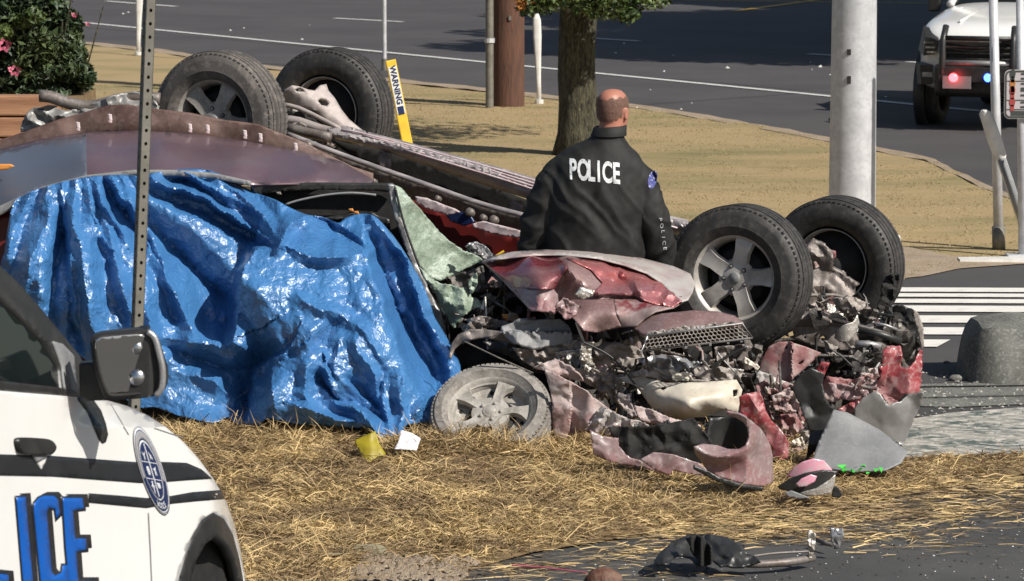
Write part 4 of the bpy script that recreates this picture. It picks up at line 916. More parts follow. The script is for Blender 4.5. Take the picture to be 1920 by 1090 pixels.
# rear end: muddy quarter panel, exhaust, bumper
QP = [(-80, 285), (0, 262), (20, 256), (60, 242), (110, 224), (160, 210), (200, 198), (240, 196), (300, 205), (360, 212), (420, 225), (480, 232), (520, 248), (560, 262), (620, 292), (660, 312), (700, 325), (700, 345), (640, 330), (560, 300), (440, 270), (330, 256), (200, 250), (100, 268), (0, 300), (-80, 320)]
sheet('quarter_panel', QP, M['cladding'], suv, D=lambda x, y: 21.15-.1*(x-200)/500, disp=lambda x, y: -.02*np.sin((y-np.interp(x, [0, 200, 500, 700], [262, 200, 240, 325]))/55*3)+crease(90, .06, 4, 2, .2)(x, y), g=5, thick=.012)
for (x, y) in ((355, 240), (145, 237), (388, 242), (458, 252), (487, 258), (553, 276), (205, 222)):
    sheet('scrape', [(x-3, y-9), (x+4, y-7), (x+5, y+8), (x-1, y+10)], M['pinkstrip'], suv, D=20.98, g=3, thick=.006, rag=1)
mb = MB(); mb.tube([P(x, y, 21.45) for x, y in resample([(74, 180), (95, 182), (130, 194), (170, 200), (215, 190), (260, 183), (300, 186)], 10, False, True)], [.030]*3+[.037]*200 if False else .036, 12); mb.build('exhaust_pipe', M['frame'], suv, True)
sheet('rear_bumper', [(38, 240), (48, 215), (62, 203), (95, 200), (125, 208), (150, 205), (185, 190), (215, 178), (250, 172), (290, 178), (300, 215), (200, 215), (110, 235), (40, 248)], M['shellgrey'], suv, D=21.4, disp=crease(24, .10, 6), g=4, thick=.01)
sheet('bumper_step', [(66, 205), (90, 197), (110, 199), (90, 209)], M['blackm'], suv, D=21.3, g=4, thick=.01)
sheet('muffler', [(190, 192), (210, 178), (245, 172), (275, 180), (290, 200), (230, 212)], M['frame'], suv, D=21.6, disp=lambda x, y: -.08*np.cos((y-190)/22), g=5, thick=.03)
# rear suspension in front of the far wheel
ARM = [(525, 180), (534, 168), (548, 160), (560, 162), (578, 168), (590, 170), (600, 160), (612, 158), (616, 170), (628, 184), (640, 205), (655, 224), (672, 238), (690, 252), (660, 250), (630, 240), (612, 226), (590, 208), (560, 198), (530, 196)]
sheet('control_arm', ARM, M['arm'], suv, D=22.2, disp=lambda x, y: -.06*np.cos((x-y*1.2-350)/30)+.01*tn(x/12, y/12, 3), g=4, thick=.03, holes=[[(596, 189), (602, 184), (612, 186), (618, 193), (613, 199), (602, 197)], [(553, 168), (563, 164), (572, 172), (556, 172)]])
sheet('subframe', [(528, 205), (560, 210), (590, 225), (612, 240), (640, 252), (640, 275), (600, 262), (560, 252), (530, 236)], M['blackm'], suv, D=22.35, disp=crease(16, .05, 3), g=6, thick=.03)
rail('trailing_arm', [(535, 225), (560, 228), (600, 242), (640, 252), (680, 268)], .028, M['arm'], .75)
rail('sway_bar', [(530, 196), (560, 203), (600, 222), (640, 243)], .014, M['arm'], .55)
rail('shock_absorber', [(540, 240), (580, 250), (620, 258)], .03, M['frame'], .45)
for (x, y, w_) in ((545, 262, 18), (580, 275, 22), (615, 262, 16), (650, 268, 18), (560, 240, 14)):
    sheet('bracket', [(x-w_, y-6), (x, y-12), (x+w_, y-3), (x+w_*.7, y+12), (x-w_*.6, y+9)], M['frame'], suv, D=22.0, disp=crease(9, .06, x), g=4, thick=.02)
# front suspension and crushed nose
sheet('knuckle', [(1512, 462), (1525, 452), (1545, 458), (1562, 470), (1562, 505), (1575, 512), (1592, 522), (1606, 535), (1602, 560), (1588, 574), (1560, 566), (1545, 590), (1498, 604), (1506, 560), (1512, 510)], M['frame'], suv, D=20.75, disp=crease(42, .10, 12, 2), g=4, thick=.03, rag=1.5,
      holes=[[(1515, 494), (1530, 490), (1538, 502), (1522, 508)]])
sheet('brake_bracket', [(1508, 462), (1520, 455), (1548, 466), (1563, 475), (1560, 505), (1536, 510), (1524, 492), (1508, 488)], M['duskred'], suv, D=20.9, disp=crease(18, .12, 2), g=4, thick=.02, rag=1)
sheet('frame_horn', [(1498, 596), (1540, 598), (1600, 612), (1612, 640), (1596, 658), (1560, 656), (1520, 648), (1468, 628), (1478, 610)], M['frame'], suv, D=20.3, disp=lambda x, y: -.08*((y-598) < 14)*(14-(y-598)).clip(0, 14)/14+.02*tn(x/20, y/20, 2), g=4, thick=.05,
      holes=[[(1478, 625), (1486, 621), (1488, 629), (1480, 633)], [(1538, 633), (1544, 630), (1548, 636), (1541, 641)], [(1507, 631), (1511, 630), (1512, 635), (1508, 636)]])
sheet('headlamp_shell', [(1566, 622), (1580, 610), (1600, 604), (1608, 590), (1612, 606), (1606, 625), (1592, 640), (1574, 642), (1565, 634)], M['alu'], suv, D=20.1, disp=lambda x, y: -.04*np.cos((x-1588)/16), g=3, thick=.006)
sheet('inner_fender', [(1420, 742), (1420, 702), (1428, 672), (1442, 650), (1460, 641), (1480, 641), (1510, 650), (1540, 662), (1515, 686), (1490, 708), (1472, 724), (1440, 722)], M['duskred'], suv, D=19.75, disp=lambda x, y: -.05*np.exp(-((x-1485)/4)**2)-.05*np.cos((x-1470)/40)+.02*tn(x/22, y/22, 9), g=4, thick=.006,
      holes=[[(1482, 656), (1488, 655), (1489, 662), (1483, 663)], [(1472, 650), (1477, 649), (1477, 654), (1473, 654)], [(1496, 682), (1508, 673), (1506, 680), (1500, 684)]])
sheet('fender_flange', [(1418, 700), (1424, 695), (1450, 706), (1478, 718), (1500, 724), (1495, 740), (1460, 735), (1430, 724), (1418, 715)], M['hoodtop'], suv, D=19.6, disp=crease(20, .06, 5), g=4, thick=.006)
sheet('wheel_liner', [(1655, 590), (1665, 578), (1690, 572), (1712, 580), (1724, 598), (1730, 625), (1728, 650), (1700, 660), (1690, 640), (1668, 625), (1655, 612)], M['blackp'], suv, D=20.5, disp=crease(22, .18, 4), g=4, thick=.01, rag=1)
sheet('liner_edge', [(1712, 580), (1722, 588), (1731, 612), (1733, 650), (1727, 655), (1722, 625), (1714, 600)], M['dust'], suv, D=20.4, g=4, thick=.02)
sheet('airbag_cloth', [(1655, 520), (1686, 512), (1685, 530), (1678, 560), (1668, 585), (1655, 600), (1640, 590), (1650, 560)], M['blackm'], suv, D=20.9, disp=crease(15, .1, 4), g=5, thick=.01, rag=1.5)
for (a, b, r_, m_) in (((1604, 645), (1652, 650), .020, 'silver'), ((1603, 660), (1656, 666), .014, 'alu'), ((1560, 600), (1668, 628), .012, 'darkstuff'), ((1610, 618), (1690, 640), .02, 'blackp'), ((1640, 606), (1682, 618), .008, 'silver'), ((1500, 662), (1470, 720), .016, 'blackm')):
    mb = MB(); mb.tube([P(*a, 20.1), P((a[0]+b[0])/2, (a[1]+b[1])/2-2, 20.1), P(*b, 20.1)], r_, 10); mb.build('radiator_pipe', M[m_], suv, True)
sheet('front_fender', [(1655, 656), (1663, 648), (1690, 649), (1692, 672), (1688, 688), (1705, 690), (1718, 672), (1724, 657), (1730, 660), (1728, 700), (1724, 738), (1700, 748), (1678, 758), (1662, 762), (1648, 748), (1638, 725), (1645, 705), (1640, 695), (1655, 685)], M['redclean'], suv, D=20.0, disp=crease(42, .14, 21, 2), g=4, thick=.006, rag=1.5)
sheet('fender_brace', [(1540, 720), (1548, 705), (1600, 712), (1640, 700), (1645, 715), (1642, 735), (1600, 742), (1560, 755), (1541, 745)], M['duskred'], suv, D=19.8, disp=crease(22, .12, 14), g=4, thick=.01, rag=1)
sheet('fender_brace', [(1572, 768), (1600, 752), (1640, 735), (1650, 742), (1620, 762), (1592, 778)], M['redclean'], suv, D=19.85, disp=crease(22, .08, 15), g=4, thick=.01)
sheet('tie_bar', [(1525, 705), (1540, 678), (1556, 680), (1545, 706), (1532, 722)], M['redclean'], suv, D=19.9, disp=crease(12, .04, 16), g=4, thick=.02)
sheet('lamp_panel', [(1603, 765), (1618, 745), (1645, 732), (1655, 745), (1665, 760), (1690, 752), (1704, 740), (1732, 736), (1726, 760), (1712, 790), (1702, 818), (1694, 836), (1660, 825), (1625, 812), (1600, 792)], M['shellgrey'], suv, D=19.7, disp=crease(50, .07, 17, 1), g=4, thick=.006, rag=1)
sheet('lamp_cavity', [(1628, 748), (1650, 742), (1668, 762), (1655, 775), (1632, 768), (1622, 772)], M['blackm'], suv, D=19.6, g=4, thick=.01, rag=1.5)
sheet('lamp_cavity', [(1668, 768), (1700, 738), (1722, 742), (1712, 765), (1690, 782), (1672, 775)], M['blackm'], suv, D=19.62, g=4, thick=.01, rag=1.5)
sheet('red_scrap', [(1640, 742), (1660, 740), (1682, 752), (1690, 768), (1672, 762), (1650, 760)], M['duskred'], suv, D=19.55, disp=crease(12, .06, 18), g=3, thick=.006)
sheet('lamp_bezel', [(1655, 790), (1668, 765), (1672, 766), (1662, 796), (1693, 802), (1692, 808), (1652, 800)], M['alu'], suv, D=19.55, g=3, thick=.012)
# ================================================================ CRUSHED SEDAN
sed = thing('crushed_sedan', 'crushed dark red sedan under the blue tarp with its front end torn open', 'car', (-.6, 19.8, 0))
RO = [(-120, 292, 21.0), (0, 280, 21.0), (80, 260, 21.0), (160, 248, 21.0), (250, 245, 21.0), (350, 249, 21.0), (450, 263, 20.9), (550, 281, 20.8), (640, 303, 20.7), (702, 338, 20.3), (690, 346, 20.15), (600, 344, 20.05), (520, 345, 20.0), (470, 346, 19.98), (400, 332, 19.98), (330, 325, 19.98), (250, 325, 19.98), (160, 335, 19.98), (80, 356, 19.98), (0, 392, 19.95), (-120, 450, 19.95)]
sheet('rear_pillar', [(-120, 296), (0, 284), (80, 264), (161, 252), (163, 329), (80, 350), (0, 386), (-120, 440)], M['roofsky'], sed, D=lambda x, y: 20.93-.0125*(y-np.interp(x, [-120, 0, 80, 160], [292, 280, 260, 248]))*np.interp(x, [-120, 0, 80, 160], [.55, .75, .9, 1])-.012*2, g=8, thick=.008) if False else None
sheet('roof', RO, M['roof'], sed, ctrl=[(0, 315, 20.4), (160, 285, 20.35), (300, 280, 20.35), (450, 300, 20.25), (600, 320, 20.25)], disp=lambda x, y: .012*fbm(x/90, y/60, 6, 2)-.03*np.exp(-((y-(345-(x-500)*.21))/9)**2)*(x > 500)*(x < 640), g=8, thick=.01)
roofD = rbf([p for p in RO]+[(0, 315, 20.4), (160, 285, 20.35), (300, 280, 20.35), (450, 300, 20.25), (600, 320, 20.25)])
sheet('rear_pillar', [(-120, 298), (0, 286), (80, 266), (161, 253), (163, 330), (80, 352), (0, 388), (-120, 444)], M['roofsky'], sed, D=lambda x, y: roofD(x, y)-.018+.012*fbm(x/90, y/60, 6, 2), g=8, thick=.006)
sheet('roof_rail', [(-120, 440), (0, 386), (80, 350), (160, 329), (250, 319), (330, 319), (400, 325), (470, 340), (470, 349), (400, 335), (330, 330), (250, 330), (160, 342), (80, 366), (0, 404), (-120, 460)], M['greyplastic'], sed, D=19.93, g=6, thick=.02)
mb = MB(); mb.tube([P(160.5, y, 20.9-(y-249)*.0105) for y in range(252, 330, 8)], .004, 5); mb.build('roof_seam', M['darkstuff'], sed)
sheet('side_marker', [(-20, 315), (0, 308), (20, 308), (27, 312), (14, 318), (-20, 322)], M['orange'], sed, D=20.1, g=4, thick=.01)
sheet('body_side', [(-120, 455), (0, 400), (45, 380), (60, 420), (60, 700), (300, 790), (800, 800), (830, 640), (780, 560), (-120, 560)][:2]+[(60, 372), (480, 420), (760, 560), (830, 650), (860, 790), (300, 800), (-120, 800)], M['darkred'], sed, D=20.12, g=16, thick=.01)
sheet('window_band', [(465, 343), (520, 344), (600, 343), (690, 344), (735, 344), (748, 352), (742, 362), (700, 358), (600, 356), (520, 360), (480, 366)], M['blackp'], sed, D=20.0, g=6, thick=.03)
sheet('side_window', [(470, 350), (600, 352), (738, 350), (760, 430), (790, 520), (830, 610), (830, 680), (700, 640), (470, 500)], M['blackm'], sed, D=20.08, g=10, thick=.01)
mb = MB(); mb.tube([P(x, y, 19.98) for x, y in resample([(535, 384), (560, 376), (610, 366), (660, 362), (705, 366)], 8, False, True)], [.004]+[.009]*8+[.004]*50 if False else .007, 6); mb.build('window_seal', M['greyplastic'], sed, True)
sheet('seat_edge', [(600, 410), (640, 402), (690, 398), (730, 412), (735, 450), (690, 410), (640, 412)], M['blackp'], sed, D=20.05, disp=crease(20, .05, 2), g=6, thick=.03)
for (x, y) in ((658, 394), (668, 399), (522, 362)): sheet('broken_clip', [(x-5, y-2), (x+3, y-3), (x+6, y+3), (x-2, y+3)], M['orange'] if x > 600 else M['dust'], sed, D=20.0, g=3, thick=.006)
sheet('door_pillar', [(727, 346), (738, 348), (750, 400), (768, 455), (790, 515), (812, 560), (835, 610), (840, 650), (828, 640), (808, 580), (782, 525), (758, 462), (740, 410)], M['silver'], sed, D=19.9, disp=crease(30, .03, 5), g=4, thick=.03)
mb = MB(); mb.tube([P(x, y, 19.84) for x, y in resample([(741, 352), (755, 410), (772, 462), (792, 512), (820, 560), (838, 600), (842, 640)], 8, False, True)], .007, 6); mb.build('windscreen_seal', M['blackp'], sed, True)
WSH = [(741, 347), (752, 352), (766, 368), (790, 394), (815, 425), (842, 452), (872, 472), (895, 480), (905, 487), (890, 496), (866, 508), (850, 516), (836, 522), (826, 527), (808, 520), (796, 508), (786, 497), (776, 478), (764, 448), (752, 410), (744, 375)]
sheet('windscreen', WSH, M['windscreen'], sed, D=lambda x, y: 19.9+.35*(x-740)/165, disp=lambda x, y: crease(70, .12, 33, 2)(x, y)+.006*tn(x/7, y/7, 5), g=4, thick=.008, rag=.8)
sheet('windscreen_fold', [(786, 500), (798, 510), (812, 524), (828, 532), (850, 536), (876, 542), (884, 556), (895, 560), (905, 576), (888, 580), (872, 590), (858, 603), (850, 616), (840, 600), (828, 582), (812, 548), (798, 522)], M['windscreen'], sed, D=19.8, disp=lambda x, y: crease(34, .14, 35, 2)(x, y)+.006*tn(x/7, y/7, 5), g=4, thick=.008, rag=1.5)
sheet('windscreen_shard', [(878, 530), (888, 516), (893, 512), (896, 530), (888, 548), (882, 552)], M['windscreen'], sed, D=19.8, disp=crease(10, .05, 3), g=4, thick=.006)
sheet('crumpled_foil', [(872, 462), (880, 455), (895, 454), (910, 462), (925, 478), (918, 488), (900, 482), (885, 474)], M['silver'], sed, D=20.05, disp=crease(9, .12, 3), g=3, thick=.004)
mb = MB(); mb.tube([P(x, y, 20.0) for x, y in ((930, 480), (938, 475), (945, 471))], .006, 6); mb.build('wire', M['yellow'], sed)
# dark torn-open engine bay mass behind the panels
sheet('firewall', [(770, 480), (905, 470), (1000, 500), (1300, 560), (1440, 640), (1560, 640), (1690, 600), (1725, 650), (1720, 760), (1640, 800), (1560, 850), (1450, 860), (1200, 850), (1040, 820), (840, 800), (780, 640)], M['darkstuff'], sed, D=lambda x, y: 20.45-.0*x, disp=crease(45, .40, 61, 3), g=9, thick=.02)
# hood, folded
HOOD = [(903, 489, 19.9), (935, 478, 20.0), (960, 473, 20.05), (1010, 469, 20.1), (1065, 467, 20.15), (1130, 472, 20.15), (1200, 484, 20.1), (1260, 500, 20.0), (1292, 514, 19.9), (1301, 530, 19.75), (1299, 545, 19.6), (1288, 563, 19.4), (1262, 578, 19.3), (1225, 584, 19.25), (1205, 598, 19.25), (1190, 612, 19.25),
        (1160, 615, 19.3), (1120, 624, 19.35), (1095, 620, 19.3), (1078, 600, 19.3), (1052, 576, 19.4), (1042, 588, 19.3), (1020, 585, 19.3), (995, 583, 19.35), (975, 562, 19.5), (945, 530, 19.65), (920, 505, 19.8)]
HF = [([(1060, 488), (1078, 525), (1056, 562)], .06, 16, 30), ([(1150, 492), (1190, 530), (1212, 578)], .07, 12, 34), ([(1085, 545), (1150, 550), (1225, 545), (1292, 562)], .06, 10, 24), ([(965, 540), (1040, 544)], .05, 8, 30),
      ([(1004, 546), (1016, 566), (1008, 584)], .05, 10, 16), ([(1100, 500), (1130, 520), (1190, 522)], -.04, 16, 10), ([(1225, 540), (1250, 522), (1240, 505)], .04, 14, 14), ([(930, 495), (985, 500), (1050, 492)], -.03, 14, 20), ([(1110, 560), (1160, 600), (1170, 616)], .05, 10, 26), ([(1262, 545), (1240, 572)], .04, 10, 12)]
def hood_disp(px, py):
    x = px+5*fbm(px/25, py/25, 91, 2); y = py+5*fbm(px/25, py/25, 97, 2); d = np.zeros(px.shape)
    for pts, h, wa, wb in HF:
        ds, sg, fr = seg(x, y, pts); d -= h*np.clip(1-ds/np.where(sg > 0, wa, wb), 0, 1)*np.clip(fr/.15, 0, 1)**.5*np.clip((1-fr)/.15, 0, 1)**.5
    return d+crease(90, .05, 72, 1, .3)(px, py)+crease(24, .012, 75, 1, .4)(px, py)
hc = [(1000, 478, 19.78), (1065, 478, 19.75), (1130, 490, 19.72), (1200, 515, 19.68), (1255, 545, 19.55), (960, 500, 19.72), (1060, 545, 19.45), (1150, 530, 19.52), (1100, 590, 19.28), (1150, 590, 19.24), (1240, 565, 19.36), (1020, 558, 19.35), ]
hD = rbf([p for p in HOOD]+hc)
def HDf(o, a=0, b=0, x0=0, y0=0): return lambda x, y: hD(x, y)+o+a*(x-x0)+b*(y-y0)
sheet('hood', HOOD, M['flap'], sed, D=HDf(.03), disp=hood_disp, g=4, ang=22, thick=.006)
sheet('hood_panel', [(910, 492), (935, 483), (1000, 479), (1050, 484), (1064, 500), (1050, 524), (1040, 543), (1000, 541), (965, 540), (948, 526), (925, 508)], M['redgloss'], sed, D=HDf(.0), disp=hood_disp, g=3.6, ang=20, thick=.004)
sheet('hood_panel', [(1062, 484), (1120, 488), (1165, 498), (1205, 512), (1240, 530), (1262, 551), (1278, 564), (1262, 576), (1225, 570), (1190, 556), (1140, 552), (1105, 556), (1130, 530), (1108, 505)], M['pinkmetal'], sed, D=HDf(-.005), disp=hood_disp, g=3.6, ang=20, thick=.004)
sheet('hood_flap', [(1046, 574), (1072, 562), (1110, 562), (1150, 560), (1152, 585), (1165, 612), (1120, 624), (1095, 620), (1078, 600), (1060, 582)], M['flap'], sed, D=HDf(-.03, .0006, -.002, 1100, 560), disp=crease(40, .03, 3, 1), g=3.6, ang=20, thick=.006)
sheet('hood_flap', [(1150, 560), (1190, 562), (1225, 572), (1262, 577), (1228, 585), (1208, 598), (1192, 612), (1165, 613), (1156, 590)], M['redpaint'], sed, D=HDf(-.035, -.0012, -.001, 1190, 570), disp=crease(40, .03, 5, 1), g=3.6, ang=20, thick=.006)
sheet('hood_flange', [(965, 539), (1000, 541), (1038, 543), (1046, 552), (1048, 572), (1040, 586), (1015, 584), (995, 582), (980, 566)], M['mauve'], sed, D=HDf(-.03), disp=crease(20, .05, 6, 1), g=3.2, ang=20, thick=.006)
sheet('hood_edge', [(903, 489, 19.86), (935, 477, 19.95), (960, 472, 20.0), (1010, 468, 20.06), (1065, 466, 20.1), (1130, 471, 20.1), (1200, 483, 20.05), (1262, 499, 19.95), (1294, 513, 19.85), (1303, 531, 19.7), (1299, 548, 19.55), (1290, 562, 19.4), (1278, 566, 19.36), (1262, 552, 19.44), (1240, 530, 19.58), (1212, 512, 19.64), (1170, 497, 19.68), (1120, 484, 19.70), (1060, 478, 19.72), (1000, 478, 19.75), (950, 484, 19.78)], M['hoodtop'], sed, disp=crease(60, .03, 3, 2), g=4.2, thick=.006)
sheet('hood_lip', [(1040, 575), (1056, 560), (1075, 566), (1086, 576), (1080, 590), (1060, 600)], M['mauve'], sed, D=19.22, disp=crease(14, .08, 3), g=3, thick=.01)
sheet('badge_plate', [(1078, 553), (1088, 538), (1115, 545), (1110, 556), (1092, 562)], M['alu'], sed, D=19.22, disp=crease(12, .04, 3), g=3, thick=.006)
sheet('hood_nose', [(1186, 612, 19.2), (1205, 598, 19.2), (1240, 588, 19.15), (1300, 582, 19.1), (1345, 584, 19.1), (1378, 592, 19.1), (1394, 604, 19.1), (1392, 611, 19.02), (1330, 617, 18.98), (1270, 623, 18.98), (1215, 632, 19.0), (1200, 625, 19.08)], M['flap'], sed, disp=crease(60, .04, 23, 1), g=3.5, thick=.006)
sheet('hood_nose_edge', [(1212, 625), (1270, 614), (1330, 609), (1392, 604), (1396, 610), (1330, 616), (1270, 622), (1213, 632)], M['dust'], sed, D=18.95, disp=crease(7, .04, 24), g=3, thick=.01, rag=1)
# honeycomb grille
gq = [(1214, 630), (1392, 607), (1411, 634), (1203, 658)]; gD = 18.93
fr = MB(); fr.tube([P(x, y, gD) for x, y in gq+[gq[0]]], .006, 6); grl = fr.build('grille', M['silver'], sed, True)
ms = MB()
def gm(u, v):
    a = np.array(gq[0])*(1-u)+np.array(gq[1])*u; b = np.array(gq[3])*(1-u)+np.array(gq[2])*u; q = a*(1-v)+b*v; return Vector(P(q[0], q[1], gD+.005*math.sin(u*9)))
nu, nv = 24, 4
for i in range(nu+1):
    for j in range(nv+1):
        off = .5 if j % 2 else 0; u = (i+off)/nu; v = j/nv
        def cl(q): return (min(1, max(0, q[0])), min(1, max(0, q[1])))
        pA = cl((u, v)); 
        for q in ((u+.5/nu, v+.33/nv), (u-.5/nu, v+.33/nv)): ms.tube([gm(*pA), gm(*cl(q))], .0030, 4, False)
        q = (u+.5/nu, v+.33/nv); ms.tube([gm(*cl(q)), gm(*cl((q[0], v+1/nv)))], .0030, 4, False)
ms.build('honeycomb', M['dust'], grl, kind='stuff')
for u in (.0, .1, .25, .4, .52, .62, .78, .9): mb = MB(); q = gm(u, 1.0); mb.box(q+Vector((0, 0, -.008)), (.012, .01, .014)); mb.build('clip', M['silver'], grl)
mb = MB(); pts = [(.3, .0), (.3, 1), (1, 1), (1, 0)]; q = MB()
sheet('grille_backing', [(1216, 634), (1388, 612), (1404, 632), (1208, 654)], M['blackm'], sed, D=19.05, g=10, thick=.01)
# front wheel and what surrounds it
wheel(sed, cen(922, 786, 19.1), Vector((-.10, -.60, .70)), .315, .20, .222, 'ash', M['rubber_ash'], M['rimdust'], 'flat ash-covered front wheel tilted back on the straw', 6, .35)
sheet('wheel_arch', [(840, 690), (846, 655), (865, 640), (900, 632), (945, 640), (985, 655), (1010, 680), (1030, 720), (1040, 780), (1010, 800), (990, 730), (960, 700), (900, 690)], M['blackm'], sed, D=19.9, g=8, thick=.03, disp=crease(40, .1, 3))
sheet('arch_lip', [(842, 668), (846, 645), (858, 628), (880, 618), (905, 617), (945, 622), (990, 640), (1005, 652), (980, 650), (940, 640), (900, 634), (870, 640), (853, 655), (846, 675)], M['frame'], sed, D=19.45, disp=crease(30, .08, 4), g=4, thick=.012)
sheet('strut_tower', [(940, 612), (965, 604), (1050, 598), (1060, 605), (1072, 625), (1070, 645), (1040, 648), (1000, 652), (965, 645), (945, 630)], M['greyplastic'], sed, D=19.35, disp=lambda x, y: crease(30, .10, 8)(x, y)-.06*((y > 622)), g=3.5, thick=.02)
sheet('plastic_scoop', [(872, 612), (885, 602), (905, 602), (912, 610), (898, 618), (878, 618)], M['frame'], sed, D=19.5, disp=crease(14, .08, 4), g=3, thick=.01)
sheet('cowl_panel', [(838, 520), (880, 508), (905, 498), (908, 530), (898, 548), (860, 545), (840, 532)], M['darkstuff'], sed, D=20.1, disp=crease(24, .1, 4), g=5, thick=.01)
sheet('fender', [(1020, 692), (1036, 698), (1060, 710), (1100, 735), (1122, 752), (1148, 772), (1178, 786), (1216, 797), (1217, 806), (1200, 814), (1172, 822), (1140, 818), (1106, 808), (1080, 814), (1060, 822), (1040, 822), (1036, 790), (1034, 745), (1026, 712)], M['ashfender'], sed, D=lambda x, y: 19.02-.15*(x-1020)/190, disp=lambda x, y: crease(44, .07, 41, 2)(x, y)-.05*np.sin((x-1090)/9)*(np.abs(x-1120) < 50)*.5, g=3.5, thick=.006, rag=1)
sheet('fender_ash', [(1128, 760), (1148, 772), (1178, 785), (1216, 797), (1217, 806), (1172, 821), (1130, 814), (1098, 806), (1110, 785)], M['hoodtop'], sed, D=lambda x, y: 18.98-.15*(x-1020)/190, disp=lambda x, y: .05*np.sin((x+y*.5)/4.5)*.4+crease(12, .06, 4)(x, y), g=3, thick=.006, rag=1.5)
# bumper: C-shaped purple shell with dark opening, torn left half
BU = [(1362, 772), (1385, 777), (1408, 788), (1428, 805), (1442, 828), (1449, 855), (1450, 905), (1430, 912), (1395, 908), (1350, 895), (1325, 882), (1316, 868), (1304, 852), (1300, 838), (1318, 832), (1345, 835), (1365, 842), (1385, 842), (1400, 834), (1405, 820), (1402, 804), (1394, 792), (1380, 784), (1366, 780)]
def budisp(x, y): return -.12*np.exp(-((x-1435)/26)**2)*-1-.10*np.exp(-((y-850)/26)**2)
sheet('bumper', BU, M['mauve'], sed, D=lambda x, y: 18.95+.0035*np.clip(x-1400, 0, 60), disp=lambda x, y: -.06*np.exp(-((np.hypot((x-1352)/1.2, y-805)-52)/13)**2)+crease(40, .03, 4)(x, y), g=3.5, thick=.012)
sheet('bumper_opening', [(1332, 784), (1385, 780), (1408, 795), (1410, 825), (1390, 846), (1345, 842), (1322, 840)], M['blackp'], sed, D=19.25, disp=lambda x, y: .12*np.cos((x-1360)/30), g=6, thick=.01)
sheet('bumper_strut', [(1322, 795), (1330, 793), (1331, 820), (1337, 835), (1330, 842), (1316, 840), (1322, 825)], M['alu'], sed, D=19.1, disp=crease(9, .05, 2), g=3, thick=.01)
sheet('dark_filler', [(1140, 800), (1215, 800), (1300, 785), (1335, 830), (1318, 868), (1262, 882), (1200, 868), (1160, 850)], M['blackm'], sed, D=19.15, disp=crease(34, .09, 9), g=4, thick=.008, rag=1.5)  # black crumpled sheet filling the dark space between fender and bumper
sheet('torn_liner', [(1196, 832), (1230, 818), (1268, 822), (1292, 834), (1280, 850), (1240, 850), (1215, 862)], M['frame'], sed, D=18.9, disp=crease(16, .10, 10), g=3.4, thick=.006, rag=1.5)
sheet('bumper_left', [(1106, 806), (1130, 818), (1160, 822), (1160, 835), (1172, 852), (1190, 862), (1210, 868), (1240, 868), (1262, 880), (1250, 890), (1200, 876), (1150, 868), (1112, 852)], M['mauve'], sed, D=19.05, disp=crease(30, .05, 47), g=3.5, thick=.008, rag=1)
sheet('bumper_rib', [(1155, 818), (1163, 816), (1168, 838), (1182, 855), (1198, 864), (1186, 864), (1168, 852), (1158, 838)], M['duskred'], sed, D=18.98, g=3, thick=.012)
sheet('bumper_lower', [(1200, 862), (1225, 848), (1262, 852), (1290, 862), (1310, 868), (1330, 884), (1350, 896), (1300, 890), (1262, 882), (1255, 892), (1225, 880)], M['mauve'], sed, D=19.0, disp=crease(30, .04, 48), g=3.5, thick=.008)
sheet('bumper_skirt', [(1300, 872), (1330, 885), (1350, 896), (1395, 909), (1430, 914), (1430, 922), (1390, 916), (1345, 904), (1300, 880)], M['blackp'], sed, D=18.93, g=4, thick=.01)
sheet('fog_lamp_bezel', [(1292, 838), (1310, 840), (1325, 852), (1352, 848), (1358, 856), (1330, 862), (1305, 858), (1290, 848)], M['cream'], sed, D=18.9, disp=crease(10, .05, 7), g=3, thick=.008, rag=1)
# cream bumper beam
sheet('bumper_beam', [(1160, 708, 19.3), (1180, 704, 19.3), (1204, 706, 19.25), (1250, 718, 19.15), (1320, 716, 19.1), (1381, 712, 19.1), (1392, 731, 19.05), (1388, 752, 19.05), (1383, 776, 19.05), (1362, 768, 19.0), (1345, 770, 19.0), (1325, 780, 19.05), (1280, 787, 19.1), (1250, 781, 19.1), (1222, 765, 19.15), (1204, 740, 19.2), (1190, 722, 19.25), (1166, 716, 19.3)],
      M['cream'], sed, ctrl=[(1260, 745, 19.0), (1320, 745, 18.95), (1290, 768, 18.93), (1350, 742, 18.97), (1225, 728, 19.12)], disp=crease(50, .035, 51), g=3.5, thick=.008, holes=[[(1374, 731), (1383, 730), (1382, 742), (1375, 745)], [(1237, 727), (1246, 724), (1250, 728), (1242, 732)]])
sheet('beam_bracket', [(1255, 692), (1270, 698), (1290, 700), (1300, 712), (1280, 716), (1262, 712)], M['cream'], sed, D=19.15, disp=crease(9, .05, 2), g=3, thick=.008, rag=1)
sheet('red_corner_panel', [(1386, 745), (1400, 738), (1424, 734), (1431, 748), (1436, 770), (1446, 788), (1466, 808), (1480, 832), (1478, 858), (1466, 862), (1450, 858), (1446, 838), (1430, 806), (1405, 786), (1388, 776)], M['redclean'], sed, D=19.25, disp=crease(34, .08, 55), g=3.5, thick=.006)
sheet('crushed_bracket', [(1418, 722), (1436, 712), (1444, 724), (1434, 742), (1420, 738)], M['duskred'], sed, D=19.3, disp=crease(12, .05, 3), g=3, thick=.01)
mesh_p = [(1280, 676), (1320, 682), (1322, 706), (1298, 708), (1284, 694)]
sheet('radiator', mesh_p, M['silver'], sed, D=19.5, disp=lambda x, y: .012*np.sign(np.sin(x*1.6)*np.sin(y*1.6))+crease(20, .05, 2)(x, y), g=2.6, thick=.01, rag=1)
